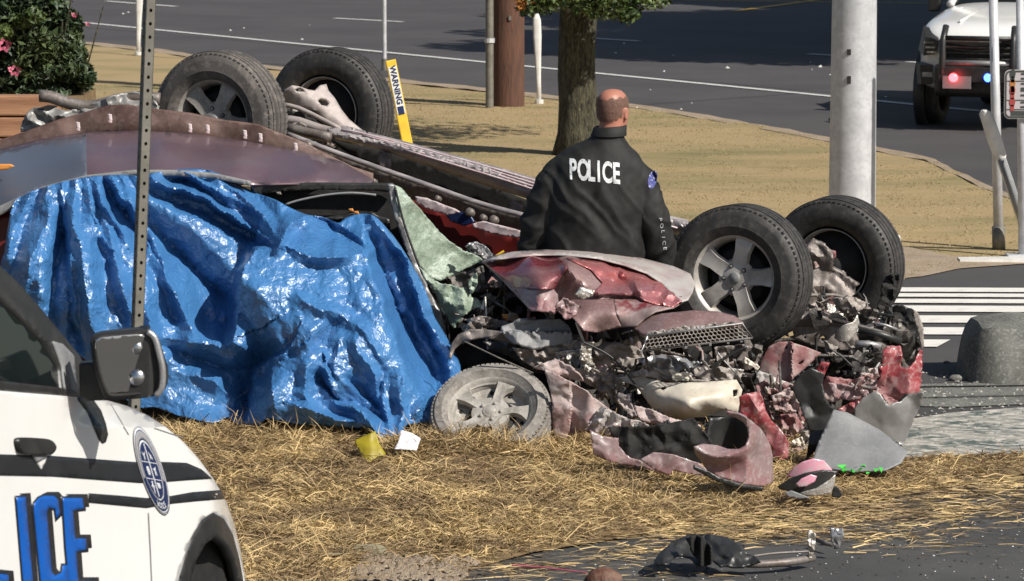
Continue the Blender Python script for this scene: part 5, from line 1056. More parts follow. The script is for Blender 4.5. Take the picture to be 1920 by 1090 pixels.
sheet('radiator', [(1210, 700), (1222, 685), (1245, 680), (1255, 690), (1240, 698)], M['alu'], sed, D=19.5, disp=lambda x, y: .014*np.sign(np.sin(x*1.6)*np.sin(y*1.6)), g=2.6, thick=.01, rag=1)
sheet('bulb_housing', [(1146, 660), (1160, 652), (1180, 662), (1184, 682), (1170, 695), (1150, 688)], M['alu'], sed, D=19.4, disp=crease(7, .12, 8, 3), g=2.6, thick=.006, rag=1.5)
BIT = [  # (outline, material, D, crease scale, amp)
 ([(1000, 652), (1040, 646), (1072, 640), (1098, 640), (1104, 655), (1096, 668), (1060, 672), (1040, 690), (1018, 684), (1000, 668)], 'dust', 19.3, 16, .10),
 ([(1094, 640), (1112, 642), (1108, 668), (1116, 690), (1100, 698), (1086, 676), (1088, 655)], 'alu', 19.25, 12, .08),
 ([(1040, 660), (1085, 655), (1092, 680), (1076, 694), (1050, 690)], 'silver', 19.28, 14, .08),
 ([(1075, 694), (1100, 690), (1130, 706), (1150, 724), (1140, 740), (1112, 726), (1084, 712)], 'arm', 19.28, 14, .08),
 ([(1110, 690), (1150, 700), (1170, 720), (1158, 736), (1130, 716)], 'dust', 19.25, 12, .07),
 ([(1160, 735), (1178, 742), (1186, 765), (1200, 785), (1186, 784), (1168, 768), (1154, 752)], 'arm', 19.15, 14, .06),
 ([(1178, 700), (1215, 690), (1262, 696), (1290, 712), (1262, 718), (1210, 706), (1180, 710)], 'dust', 19.2, 14, .05),
 ([(1216, 640), (1250, 660), (1300, 668), (1340, 676), (1336, 690), (1290, 684), (1240, 676), (1214, 660)], 'frame', 19.7, 18, .07),
 ([(1340, 650), (1400, 646), (1430, 660), (1418, 690), (1380, 700), (1345, 690)], 'frame', 19.9, 22, .10),
 ([(1362, 690), (1395, 694), (1392, 700), (1360, 698)], 'alu', 19.5, 12, .03), ([(1396, 670), (1424, 688), (1420, 694), (1394, 678)], 'cream', 19.5, 12, .03),
 ([(1440, 735), (1462, 728), (1482, 738), (1484, 760), (1470, 778), (1450, 770), (1440, 752)], 'duskred', 19.35, 10, .09),
 ([(1452, 770), (1476, 764), (1484, 790), (1480, 812), (1466, 806), (1452, 790)], 'mauve', 19.32, 10, .09),
 ([(1430, 728), (1450, 716), (1482, 720), (1500, 728), (1492, 742), (1462, 736), (1440, 742)], 'shards', 19.3, 9, .08),
 ([(1512, 780), (1528, 772), (1538, 786), (1530, 798), (1514, 794)], 'shards', 19.2, 8, .06), ([(1484, 826), (1502, 820), (1510, 834), (1494, 840)], 'cream', 19.1, 9, .05),
 ([(1500, 812), (1520, 806), (1524, 826), (1510, 838), (1500, 828)], 'dust', 19.15, 8, .06), ([(1545, 640), (1570, 650), (1566, 668), (1548, 664)], 'dust', 19.9, 9, .06),
 ([(1612, 700), (1640, 690), (1650, 706), (1636, 716), (1618, 712)], 'shards', 19.8, 8, .06), ([(1165, 640), (1180, 636), (1190, 650), (1176, 662)], 'dust', 19.6, 9, .06),
 ([(905, 640), (960, 640), (1000, 668), (1020, 700), (1000, 700), (960, 672), (920, 655)], 'blackp', 19.5, 30, .05), ([(870, 600), (900, 592), (930, 598), (960, 606), (930, 616), (890, 612)], 'frame', 19.6, 14, .07),
 ([(940, 590), (965, 588), (975, 598), (948, 602)], 'orange', 19.7, 12, .04), ([(1600, 560), (1625, 572), (1650, 590), (1636, 600), (1606, 584)], 'dust', 20.3, 9, .08), ([(1570, 575), (1600, 572), (1612, 588), (1584, 594)], 'alu', 20.25, 8, .06)]
BIT += [
 ([(1000, 690), (1040, 672), (1075, 690), (1096, 716), (1070, 712), (1036, 700)], 'ashfender', 19.15, 24, .06),
 ([(1110, 652), (1150, 640), (1196, 652), (1210, 676), (1180, 690), (1140, 684), (1116, 672)], 'dust', 19.35, 22, .10),
 ([(1196, 672), (1240, 664), (1288, 672), (1300, 690), (1262, 698), (1214, 696)], 'silver', 19.3, 20, .08),
 ([(1300, 690), (1345, 684), (1392, 700), (1386, 714), (1330, 714), (1302, 708)], 'dust', 19.25, 20, .06),
 ([(1188, 760), (1226, 770), (1262, 786), (1300, 790), (1318, 802), (1280, 812), (1236, 800), (1200, 788)], 'ashfender', 18.95, 22, .06),
 ([(1220, 806), (1262, 812), (1300, 818), (1310, 836), (1270, 834), (1232, 826)], 'mauve', 18.8, 20, .06),
 ([(1446, 742), (1478, 730), (1510, 744), (1500, 770), (1470, 776), (1450, 764)], 'ashfender', 19.25, 14, .08),
 ([(1462, 780), (1492, 774), (1506, 800), (1490, 818), (1468, 806)], 'duskred', 19.15, 14, .08),
 ([(1552, 718), (1600, 724), (1632, 736), (1602, 752), (1566, 748)], 'mauve', 19.6, 20, .05),
 ([(960, 652), (1000, 656), (1024, 690), (1006, 694), (978, 676)], 'frame', 19.3, 20, .05),
 ([(1560, 560), (1600, 556), (1628, 570), (1604, 590), (1570, 584)], 'dust', 20.2, 16, .08)]
for i_, (ol, m_, D_, sc_, am) in enumerate(BIT): sheet('crumpled_bracket', ol, M[m_], sed if D_ < 19.75 else suv, D=D_, disp=crease(sc_, am*1.5, 200+i_, 2), g=3, thick=.008, rag=1)
# flat grey undertray standing on edge at the right
sheet('grey_undertray', [(1563, 768, 19.3), (1588, 773, 19.3), (1650, 806, 19.25), (1702, 848, 19.15), (1690, 868, 19.05), (1660, 882, 19.0), (1600, 884, 19.0), (1520, 874, 19.05), (1532, 835, 19.2)], M['greyplastic'], sed, disp=lambda x, y: .02*fbm(x/60, y/60, 3, 2), g=6, thick=.008)
sheet('black_bracing', [(1500, 702), (1520, 690), (1545, 700), (1542, 722), (1548, 752), (1565, 768), (1535, 840), (1512, 862), (1518, 810), (1500, 760), (1485, 730)], M['blackp'], sed, D=19.4, disp=crease(36, .08, 4, 1), g=4, thick=.01, rag=1)
# clutter of torn small parts
PAL = [('darkstuff', 3), ('shards', 2), ('dust', 5), ('alu', 3), ('blackp', 2), ('frame', 3), ('duskred', 1)]
def clutter(region, n, D0, D1, seed, parent, s=(.015, .05), pal=PAL, name='torn_parts'):
    n = int(n*.62); s = (s[0]*1.5, s[1]*1.45)
    r = random.Random(seed); poly = np.array(region, float); lo = poly.min(0); hi = poly.max(0); mbs = {}
    bag = [k for k, w_ in pal for _ in range(w_)]; cnt = 0
    while cnt < n:
        q = np.array([[r.uniform(lo[0], hi[0]), r.uniform(lo[1], hi[1])]])
        if not inpoly(q, poly)[0]: continue
        cnt += 1; D = r.uniform(D0, D1); c = Vector(P(q[0, 0], q[0, 1], D)); m_ = r.choice(bag); mb = mbs.setdefault(m_, MB()); L_ = r.uniform(*s); k = r.random()
        R = Matrix.Rotation(r.uniform(0, 6.3), 3, 'X') @ Matrix.Rotation(r.uniform(0, 6.3), 3, 'Y') @ Matrix.Rotation(r.uniform(0, 6.3), 3, 'Z')
        if k < .16:
            a = R @ Vector((1, 0, 0)); b = R @ Vector((0, 1, 0)); L2 = L_*r.uniform(1.5, 3.5)
            mb.tube([c-a*L2, c-a*L2*.4+b*L2*.35*r.uniform(-1, 1), c+a*L2*.3+b*L2*.35*r.uniform(-1, 1), c+a*L2], r.uniform(.004, .011), 6)
        elif k < .62:
            n_ = r.randint(3, 5); V = []; 
            for i in range(n_+1):
                for j in (0, 1): V.append(c+R @ Vector(((i/n_-.5)*L_*2.4, (j-.5)*L_*r.uniform(.6, 1.6), r.uniform(-.35, .35)*L_)))
            T_ = R @ Vector((0, 0, .004)); nn = len(V)
            mb.add(V+[v+T_ for v in V], [(2*i, 2*i+1, 2*i+3, 2*i+2) for i in range(n_)]+[(nn+2*i, nn+2*i+2, nn+2*i+3, nn+2*i+1) for i in range(n_)]+[(2*i, 2*i+2, nn+2*i+2, nn+2*i) for i in range(n_)]+[(2*i+1, nn+2*i+1, nn+2*i+3, 2*i+3) for i in range(n_)])
        elif k < .85: mb.box(c, (L_*r.uniform(.5, 1.6), L_*r.uniform(.3, 1), L_*r.uniform(.3, .9)), R, r.uniform(.5, 1))
        else: mb.lathe(c, R @ Vector((0, 0, 1)), [(.001, L_*.3), (L_*.4, L_*.3), (L_*.5, L_*.15), (L_*.5, -L_*.2), (L_*.3, -L_*.3), (.001, -L_*.3)], 10)
    for m_, mb in mbs.items(): mb.build(name, M[m_], parent, kind='stuff')
clutter([(850, 600), (950, 590), (1080, 620), (1200, 620), (1330, 665), (1330, 710), (1200, 705), (1100, 700), (1000, 680), (940, 650), (860, 640)], 190, 19.5, 20.1, 1, sed)
clutter([(1010, 650), (1110, 640), (1200, 690), (1200, 740), (1130, 750), (1050, 705)], 120, 19.3, 19.7, 2, sed, (.012, .04), [('alu', 4), ('shards', 3), ('dust', 4), ('darkstuff', 4), ('blackp', 2)])
clutter([(1130, 735), (1210, 745), (1260, 790), (1310, 790), (1310, 850), (1250, 860), (1180, 830), (1170, 770)], 100, 19.1, 19.5, 3, sed, (.012, .04), [('darkstuff', 6), ('dust', 2), ('blackp', 4), ('alu', 1)])
clutter([(1430, 715), (1500, 725), (1530, 760), (1500, 850), (1475, 845), (1460, 800), (1435, 760)], 170, 19.25, 19.6, 4, sed, (.010, .032), [('shards', 6), ('alu', 2), ('dust', 3), ('darkstuff', 4), ('duskred', 4)])
clutter([(1150, 815), (1210, 815), (1290, 800), (1325, 835), (1300, 862), (1210, 860), (1168, 845)], 90, 18.55, 18.75, 31, sed, (.012, .035), [('darkstuff', 6), ('blackp', 4), ('frame', 3), ('alu', 1), ('duskred', 1)])
clutter([(1320, 655), (1420, 650), (1425, 740), (1395, 745), (1330, 710)], 60, 19.6, 20.0, 5, sed, (.015, .05), [('darkstuff', 5), ('blackp', 5), ('frame', 3), ('alu', 1)])
clutter([(1520, 555), (1600, 560), (1690, 600), (1680, 640), (1600, 610), (1520, 600)], 110, 20.2, 20.7, 6, suv, (.012, .045), [('dust', 4), ('alu', 2), ('darkstuff', 5), ('shards', 1), ('blackp', 3)])
clutter([(1560, 655), (1650, 655), (1660, 700), (1600, 712), (1550, 700), (1480, 720), (1520, 690)], 90, 19.9, 20.3, 7, suv, (.012, .04), [('darkstuff', 6), ('blackp', 5), ('silver', 1), ('dust', 2)])
clutter([(1600, 715), (1650, 710), (1655, 740), (1720, 735), (1725, 800), (1640, 800)], 40, 19.5, 19.7, 8, suv, (.008, .025), [('shards', 3), ('dust', 4), ('darkstuff', 3), ('duskred', 3)])
clutter([(850, 590), (920, 500), (1000, 585), (1080, 620), (1000, 625), (900, 610)], 60, 19.8, 20.2, 9, sed, (.012, .035), [('darkstuff', 5), ('shards', 2), ('dust', 2), ('blackp', 3)])
clutter([(1520, 560), (1560, 560), (1600, 560), (1560, 590), (1510, 590)], 22, 20.5, 20.75, 10, suv, (.010, .03), [('dust', 5), ('duskred', 3), ('darkstuff', 4)])
r = random.Random(11)
for (x0, y0, x1, y1, m_) in ((1195, 600, 1235, 760, 'darkstuff'), (1150, 690, 1160, 770, 'darkstuff'), (1255, 735, 1240, 800, 'frame'), (1090, 640, 1190, 720, 'blackp'), (1225, 690, 1330, 715, 'dust'), (1190, 720, 1290, 740, 'dust'), (870, 640, 1000, 700, 'darkstuff'), (1200, 760, 1262, 830, 'frame'), (1345, 660, 1380, 700, 'silver'), (1330, 690, 1400, 650, 'blackp'), (1470, 800, 1500, 730, 'shards'), (1600, 690, 1550, 650, 'blackp')):
    mb = MB(); mx, my = (x0+x1)/2+r.uniform(-12, 12), (y0+y1)/2+r.uniform(-12, 12); mb.tube([P(x, y, 19.2 if x < 1480 else 19.7) for x, y in resample([(x0, y0), (mx, my), (x1, y1)], 8, False, True)], r.uniform(.004, .009), 6); mb.build('hose', M[m_], sed if x0 < 1480 else suv, True)
# ================================================================ BLUE TARP
TARP = [(24, 384), (45, 366), (80, 352), (130, 338), (180, 330), (230, 328), (262, 330), (280, 326), (330, 318), (378, 318), (412, 326), (448, 346), (480, 362), (515, 374), (545, 390), (575, 402), (606, 408), (634, 418), (650, 408), (678, 401), (702, 405), (722, 424), (745, 452), (768, 488), (790, 528), (806, 566), (816, 596), (832, 622), (848, 652), (860, 676), (864, 694), (858, 716), (848, 745), (838, 768), (822, 784), (806, 793), (784, 794), (764, 797), (756, 812), (752, 832), (742, 842), (728, 838), (716, 826), (706, 812), (690, 803), (664, 803), (630, 800), (596, 798), (560, 796), (528, 790), (500, 786), (484, 800), (462, 802), (440, 792), (426, 782), (404, 792), (370, 788), (330, 778), (290, 764), (250, 760), (190, 700), (120, 640), (50, 560), (4, 505), (8, 470), (14, 430)]
# folds: polyline, height (m, + towards camera), width left side px, width right side px
FOLDS = [
 ([(95, 350), (88, 420), (60, 480), (40, 560)], .11, 14, 26), ([(125, 345), (128, 420), (105, 490), (95, 600), (120, 640)], -.10, 18, 22), ([(122, 345), (150, 460), (170, 600), (200, 700)], .12, 12, 26),
 ([(150, 340), (180, 430), (215, 470), (230, 560), (250, 660)], .11, 9, 20), ([(150, 345), (172, 400), (200, 440), (240, 520)], -.07, 10, 10), ([(170, 335), (190, 380), (225, 420), (238, 460)], .10, 7, 14),
 ([(205, 332), (228, 370), (262, 412), (275, 440)], .10, 8, 14), ([(285, 336), (340, 355), (400, 382), (470, 430), (520, 460)], .13, 9, 22), ([(285, 362), (345, 385), (410, 415), (470, 455)], -.10, 10, 12),
 ([(330, 322), (400, 350), (440, 372), (490, 402)], .10, 7, 14), ([(300, 330), (360, 345), (420, 380)], -.07, 7, 8), ([(400, 330), (450, 362), (490, 400), (515, 440)], .09, 8, 12),
 ([(275, 420), (330, 470), (390, 530), (440, 570), (470, 610)], -.22, 46, 30), ([(280, 470), (320, 540), (345, 610), (350, 650)], .12, 10, 30), ([(260, 560), (290, 640), (310, 660)], .08, 10, 14),
 ([(470, 465), (452, 520), (440, 580), (432, 640), (470, 660)], .16, 9, 60), ([(520, 470), (545, 420), (580, 405)], .10, 12, 12), ([(560, 470), (620, 488), (660, 482), (690, 470)], .10, 12, 24), ([(600, 412), (640, 445), (680, 478)], -.13, 20, 10),
 ([(690, 470), (700, 520), (720, 560), (738, 640), (770, 700), (790, 760)], .15, 40, 10), ([(700, 450), (725, 520), (745, 580), (780, 640), (815, 700), (825, 760)], -.15, 16, 12), ([(700, 405), (745, 470), (780, 560), (805, 610), (840, 660), (856, 720)], .10, 12, 12),
 ([(530, 660), (510, 690), (508, 760), (520, 788)], .16, 12, 50), ([(540, 665), (470, 720), (462, 790)], -.20, 40, 22), ([(575, 690), (570, 740), (590, 790)], .08, 14, 14), ([(610, 690), (625, 730), (680, 780), (720, 830)], .12, 10, 26),
 ([(600, 720), (640, 745), (700, 775), (725, 790)], -.12, 6, 16), ([(555, 760), (600, 780), (660, 790), (715, 802)], .10, 18, 10), ([(665, 640), (700, 700), (716, 760), (730, 830)], .09, 12, 12), ([(750, 700), (752, 760), (745, 830)], .08, 10, 12),
 ([(640, 600), (600, 640), (560, 670)], -.07, 14, 14), ([(640, 590), (680, 620), (720, 680)], .06, 14, 14), ([(560, 560), (600, 580), (640, 590)], .05, 12, 14), ([(450, 650), (380, 640), (300, 690)], .07, 18, 16), ([(330, 700), (400, 720), (450, 760)], .06, 18, 14), ([(300, 650), (380, 680), (460, 700)], -.10, 14, 16),
 ([(810, 720), (790, 760), (770, 790)], .07, 10, 10), ([(380, 330), (440, 400), (500, 440)], -.04, 8, 8), ([(20, 400), (16, 450), (12, 500)], .06, 8, 12)]
STEPS = [ # creases where one flap overhangs the next: polyline, depth, decay px, side
 ([(530, 462), (480, 466), (456, 500), (446, 560), (436, 620), (428, 655)], .30, 110, 1), ([(535, 655), (480, 690), (466, 740), (462, 800)], .26, 60, 1),
 ([(690, 440), (706, 500), (728, 560), (742, 640), (775, 700), (800, 780)], .05, 10, 1), ([(712, 415), (752, 480), (782, 560), (806, 630), (842, 700), (846, 760)], .20, 34, 1),
 ([(112, 345), (122, 400), (128, 480), (140, 600), (170, 680)], .16, 26, 1), ([(155, 345), (178, 420), (215, 470), (232, 560), (250, 640)], .10, 18, 1), ([(205, 335), (232, 390), (265, 430), (280, 470)], .10, 16, 1),
 ([(285, 340), (345, 362), (410, 392), (470, 436), (520, 468)], .13, 16, 1), ([(300, 325), (360, 345), (420, 378), (460, 402)], .08, 12, 1), ([(600, 412), (640, 440), (690, 482)], .10, 22, -1), ([(520, 470), (600, 492), (690, 486)], .0, 10, 1),
 ([(640, 705), (680, 740), (718, 780)], .10, 14, -1), ([(630, 640), (618, 680), (640, 720)], .08, 16, 1), ([(270, 400), (290, 470), (330, 560), (360, 640)], .10, 30, 1), ([(720, 700), (716, 760), (735, 830)], .10, 18, 1), ([(760, 690), (752, 740), (752, 800)], .08, 12, 1)]
def tarp_disp(px, py):
    x = px+9*fbm(px/35, py/35, 91, 3); y = py+9*fbm(px/35, py/35, 97, 3); d = np.zeros(px.shape)
    for pts, h, wl_, wr in FOLDS:
        ds, sg, fr = seg(x, y, pts); w_ = np.where(sg < 0, wr, wl_)*1.15; env = np.sin(np.clip(fr*.86+.12, 0, 1)*PI)**.5; k = np.clip(1-ds/(w_*1.4), 0, 1); d -= h*1.05*env*(k**1.35)
    for pts, h, dec, plus in STEPS:
        ds, sg, fr = seg(x, y, pts); env = np.clip(fr/.2, 0, 1)*np.clip((1-fr)/.2, 0, 1); sd_ = ds*sg*plus; q_ = np.clip((sd_+4)/11, 0, 1); q_ = q_*q_*(3-2*q_); d += h*env*np.exp(-np.maximum(sd_, 0)/dec)*q_
    # crisp crinkles, coarse to fine
    wx = px+22*fbm(px/60, py/60, 5, 2); wy = py+22*fbm(px/60, py/60, 8, 2)
    q = np.clip(fbm(px/80, py/80, 15, 2)+.35, .1, 1)
    d += .095*tn(wx/85, wy/85, 11)+.034*tn(wx/36, wy/44, 12)+.014*tn(wx/15, wy/17, 13)*(.4+q)
    d += .008*tn(wx/8, wy/8.5, 14)*(.4+1.5*q)
    # radiating pleats from the top edge at left
    ang = np.arctan2(px-150, py-150); d += .05*(np.abs(((ang*17+.6*fbm(px/60, py/60, 31, 2)) % 2)-1)-.5)*np.clip((330-px)/120, 0, 1)*np.clip((760-py)/200, 0, 1)
    return d
tc_ = [(100, 345, 19.9), (300, 322, 19.92), (450, 345, 19.95), (600, 408, 19.75), (700, 405, 19.85), (60, 500, 19.55), (200, 560, 19.45), (400, 520, 19.55), (330, 700, 19.5), (580, 560, 19.3), (680, 640, 19.2), (520, 700, 19.2), (640, 770, 19.1), (740, 840, 19.0), (790, 600, 19.6), (862, 690, 19.5), (800, 780, 19.15), (450, 795, 19.25), (300, 780, 19.4), (4, 505, 19.7), (100, 700, 19.5), (560, 470, 19.5)]
tp_ = sheet('tarp', TARP, M['tarp'], None, ctrl=tc_, disp=tarp_disp, g=3.6, thick=.002, ang=28, smooth_out=True, rigid=False, label='crumpled shiny blue tarp draped over the side of the crushed sedan', cat='tarp')
# ================================================================ OFFICER
oc = Vector((P(1122, 480, 20.15)[0], 20.15, 0)); off = thing('person', 'balding police officer in a black jacket seen from behind, standing behind the crumpled hood', 'person', oc)
def ringz(z, cx, cy, rx, ry, n=28, pw=2.3, tilt=0):
    o = []
    for k in range(n):
        a = 2*PI*k/n; c_, s_2 = math.cos(a), math.sin(a); q = (abs(c_)**pw+abs(s_2)**pw)**(-1/pw); o.append(oc+Vector((cx+rx*c_*q, cy+ry*s_2*q, z+tilt*c_*rx)))
    return o
def ringp(c, d, r, n=18, ry=None):
    d = Vector(d).normalized(); a = d.cross(Vector((0, 1, 0))).normalized(); b = a.cross(d).normalized(); ry = ry or r
    return [oc+Vector(c)+a*math.cos(2*PI*k/n)*r+b*math.sin(2*PI*k/n)*ry for k in range(n)]
def limb(mb, pts, rs):
    pts = [Vector(p) for p in pts]; mb.loft([ringp(p, pts[min(i+1, len(pts)-1)]-pts[max(0, i-1)], rs[i]) for i, p in enumerate(pts)])
def finish(o, vox, sm=6):
    m_ = o.modifiers.new('remesh', 'REMESH'); m_.mode = 'VOXEL'; m_.voxel_size = vox; s2 = o.modifiers.new('smooth', 'SMOOTH'); s2.factor = .5; s2.iterations = sm
    dg = bpy.context.evaluated_depsgraph_get(); me = bpy.data.meshes.new_from_object(o.evaluated_get(dg)); o.modifiers.clear(); old = o.data; mats = list(old.materials); o.data = me; me.materials.clear(); [me.materials.append(x) for x in mats]; bpy.data.meshes.remove(old)
    me.polygons.foreach_set('use_smooth', [True]*len(me.polygons)); return o
# body: head with face, neck, hands, trousers are separate clothing
bb_ = MB(); HX, HY = .075, .015   # head centre offset
TR = Matrix.Rotation(math.radians(-28), 3, 'Z')  # head turned to his right-hand side of the picture
hz = 1.70
def hring(z, rx, ry, cy=0, n=30):
    return [oc+Vector((HX, HY, z))+TR @ Vector((rx*math.cos(2*PI*k/n), cy+ry*math.sin(2*PI*k/n), 0)) for k in range(n)]
bb_.loft([ringz(1.40, .02, .0, .10, .08), ringz(1.47, .035, .0, .085, .08), ringz(1.53, .05, .0, .075, .078), ringz(1.60, .065, .005, .068, .075), ringz(1.66, .072, .01, .066, .075)])
bb_.loft([hring(1.585, .035, .05, .055), hring(1.60, .056, .078, .03), hring(1.63, .068, .090, .012), hring(1.67, .076, .098, .004), hring(1.71, .080, .102, .0), hring(1.745, .081, .103, 0), hring(1.775, .077, .098, -.002), hring(1.80, .065, .082, -.004), hring(1.818, .045, .058, -.004), hring(1.826, .018, .022, -.004)])
def hp(x, y, z): return oc+Vector((HX, HY, 0))+TR @ Vector((x, y, 0))+Vector((0, 0, z))
# face (turned away): nose, brow, lips, chin; ears on both sides
bb_.loft([[hp(x, .098, 1.72) for x in (-.008, .008)]+[hp(.008, .112, 1.70), hp(-.008, .112, 1.70)], [hp(-.016, .092, 1.675), hp(.016, .092, 1.675), hp(.013, .128, 1.672), hp(-.013, .128, 1.672)]])
bb_.box(hp(0, .092, 1.725), (.085, .03, .016), TR); bb_.box(hp(0, .100, 1.645), (.045, .02, .008), TR); bb_.box(hp(0, .100, 1.634), (.038, .018, .008), TR); bb_.box(hp(0, .094, 1.607), (.04, .03, .02), TR)
for sx in (-1, 1):
    c0 = hp(sx*.082, -.006, 1.695)
    for (dz, r_) in ((.022, .012), (.010, .015), (-.006, .014), (-.022, .010)): bb_.box(c0+Vector((0, 0, dz))+TR @ Vector((sx*.004, -.002, 0)), (.014, r_*2.1, .02), TR @ Matrix.Rotation(sx*-.35, 3, 'Z'))
body = bb_.build('body', M['skin'], off, True, origin=oc+Vector((0, 0, 1.6))); finish(body, .007, 5)
# eyes
for sx in (-1, 1): mb = MB(); mb.lathe(hp(sx*.03, .096, 1.705), TR @ Vector((0, 1, 0)), [(.001, .006), (.008, .005), (.012, 0), (.012, -.006)], 12); mb.build('eye', M['offwhite'], off, True)
# hands: palm and five separate fingers, half curled, hanging beside the thighs
def hand(c, sx):
    mb = MB(); c = Vector(c)
    mb.loft([[oc+c+Vector((x*wx, y*.042, z)) for x, y in ((-.5, -1), (.5, -1), (1, -.3), (1, .5), (.4, 1), (-.4, 1), (-1, .5), (-1, -.3))] for wx, z in ((.022, .02), (.020, -.02), (.018, -.06), (.015, -.085))])
    for k, (yy, ln) in enumerate(((.033, .070), (.011, .080), (-.011, .074), (-.033, .058))):
        b = oc+c+Vector((0, yy, -.075)); inw = Vector((-sx, 0, 0)); mb.tube([b, b+Vector((0, 0, -ln*.45))+inw*.006, b+Vector((0, 0, -ln*.8))+inw*.022, b+Vector((0, 0, -ln))+inw*.040], [.0095, .009, .008, .0065], 8)
    b = oc+c+Vector((-sx*.008, .034, -.015)); mb.tube([b, b+Vector((-sx*.012, .022, -.025)), b+Vector((-sx*.020, .026, -.055))], [.012, .0105, .008], 8)
    return mb
for sx in (-1, 1):
    h_ = hand((.366*sx, .06, .80), sx).build('hand', M['skin'], off, True, origin=oc+Vector((.385*sx, .06, .8)))
tr_ = MB()
tr_.loft([ringz(.98, 0, 0, .185, .125), ringz(.90, 0, 0, .19, .13), ringz(.80, 0, 0, .185, .13)])
for sx in (-1, 1): limb(tr_, [(sx*.09, 0, .88), (sx*.10, 0, .70), (sx*.115, .0, .48), (sx*.125, -.01, .28), (sx*.13, -.01, .06)], [.105, .098, .078, .070, .068])
o = tr_.build('trousers', M['trousers'], off, True, origin=oc+Vector((0, 0, .5))); finish(o, .014, 4)
for sx in (-1, 1):
    mb = MB(); mb.loft([[oc+Vector((sx*.13+x*.05*w_, y, z)) for x, y in ((-1, -.10), (1, -.10), (1.05, .06), (.8, .16), (0, .20), (-.8, .16), (-1.05, .06))] for w_, z in ((1, .0), (1, .035), (.85, .08), (.6, .11))]); mb.build('shoe', M['shoe'], off, True)
# jacket
jk = MB(); LN = .012
jk.loft([ringz(.84, -.03, 0, .262, .165, 32), ringz(.95, -.028, 0, .262, .17, 32), ringz(1.08, -.022, 0, .255, .17, 32), ringz(1.22, -.012, 0, .262, .168, 32), ringz(1.34, -.004, 0, .262, .16, 32, tilt=-.04), ringz(1.42, .004, 0, .245, .145, 32, tilt=-.06), ringz(1.485, .016, .0, .205, .125, 32, 2.0, tilt=-.06), ringz(1.53, .032, .0, .135, .105, 32, 2.0, tilt=-.05), ringz(1.565, .045, .0, .092, .092, 32, 2), ringz(1.60, .056, -.002, .084, .090, 32, 2)])
limb(jk, [(-.165, 0, 1.42), (-.225, 0, 1.37), (-.288, -.005, 1.24), (-.338, -.0, 1.10), (-.365, .015, .97), (-.372, .05, .84)], [.070, .084, .083, .078, .074, .060])
limb(jk, [(.17, 0, 1.40), (.228, 0, 1.34), (.275, -.005, 1.20), (.315, .0, 1.07), (.345, .02, .94), (.360, .05, .83)], [.070, .082, .081, .078, .073, .060])
jo = jk.build('jacket', M['jacket'], off, True, origin=oc+Vector((0, 0, 1.2))); finish(jo, .010, 16)
me = jo.data; n = len(me.vertices); co_ = np.empty(n*3); me.vertices.foreach_get('co', co_); co_ = co_.reshape(-1, 3); nr = np.array([v.normal[:] for v in me.vertices])
x, y, z = co_[:, 0], co_[:, 1], co_[:, 2]   # z relative to 1.2
wx = x+.03*fbm(x*7, z*7, 3, 2); wz = z+.05*fbm(x*7, z*7, 4, 2)
# long drape folds fanning down-right from the left shoulder, short ones across the sleeves
rd = lambda v: (1-np.abs(((v) % 2)-1))
slv = np.clip((np.abs(x)-.27)/.05, 0, 1)
def folds(x, z, th, su, sv, sd): 
    u = x*math.cos(th)+z*math.sin(th); v = -x*math.sin(th)+z*math.cos(th); return (1-2*np.abs(vn(u*su+.5*vn(v*6, u*4, sd+3), v*sv, sd)*2))
fz = np.clip((.34-z)/.35, .1, 1)
d = (1-slv)*fz*(.020*folds(wx, wz, .45, 9, 1.6, 3)+.010*folds(wx, wz, .75, 17, 2.6, 7)+.005*folds(wx, wz, -.5, 16, 3, 11))
d += slv*(.012*folds(wx, wz, 1.2*1, 12, 4, 13)+.008*folds(wx+y, wz, -1.0, 22, 7, 17))
d += .003*tn(x*30+y*9, z*26, 5)
co_ = co_+nr*d[:, None]; me.vertices.foreach_set('co', co_.ravel()); me.update()
mb = MB(); mb.loft([ringz(1.575, .052, -.002, .098, .104, 30, 2, .0), ringz(1.625, .062, -.002, .090, .098, 30, 2, .06), ringz(1.628, .062, -.002, .080, .088, 30, 2, .06), ringz(1.56, .052, -.002, .082, .09, 30, 2)], False)
o = mb.build('collar', M['jacket'], off, True)
# cropped hair: fine band of scalp around the back and sides, crown left bald
hr = [hring(z, rx*1.03+.003, ry*1.03+.003, cy, 140) for z, rx, ry, cy in [(float(zz), float(np.interp(zz, [1.60, 1.63, 1.67, 1.71, 1.745, 1.775, 1.80, 1.818], [.056, .068, .076, .080, .081, .077, .065, .045])), float(np.interp(zz, [1.60, 1.63, 1.67, 1.71, 1.745, 1.775, 1.80, 1.818], [.078, .090, .098, .102, .103, .098, .082, .058])), float(np.interp(zz, [1.60, 1.63, 1.67, 1.71, 1.8], [.03, .012, .004, 0, -.004]))) for zz in np.linspace(1.63, 1.812, 60)]]
inv = TR.inverted(); ok = {}; VV = []
for i, rg in enumerate(hr):
    for k, pw_ in enumerate(rg):
        q = inv @ Vector((pw_.x-oc.x-HX, pw_.y-oc.y-HY, 0)); zz = pw_.z; a_ = math.atan2(q.y, abs(q.x))
        top = 1.778+.006*math.sin(k*.5)-.5*max(0, q.y-.01)*.4+.010*(abs(q.x)/.08); low = 1.652+.028*min(1, abs(q.x)/.075)**3+.004*math.sin(k*.9)
        earz = abs(q.x) > .068 and q.y > -.035 and q.y < .03 and zz < 1.728
        ok[(i, k)] = low < zz < top and q.y < .05 and not earz; VV.append(pw_)
FF = [(i*140+k, i*140+(k+1) % 140, (i+1)*140+(k+1) % 140, (i+1)*140+k) for i in range(59) for k in range(140) if ok[(i, k)] and ok[(i+1, k)]]
us = sorted({j for f in FF for j in f}); mp_ = {j: n_ for n_, j in enumerate(us)}
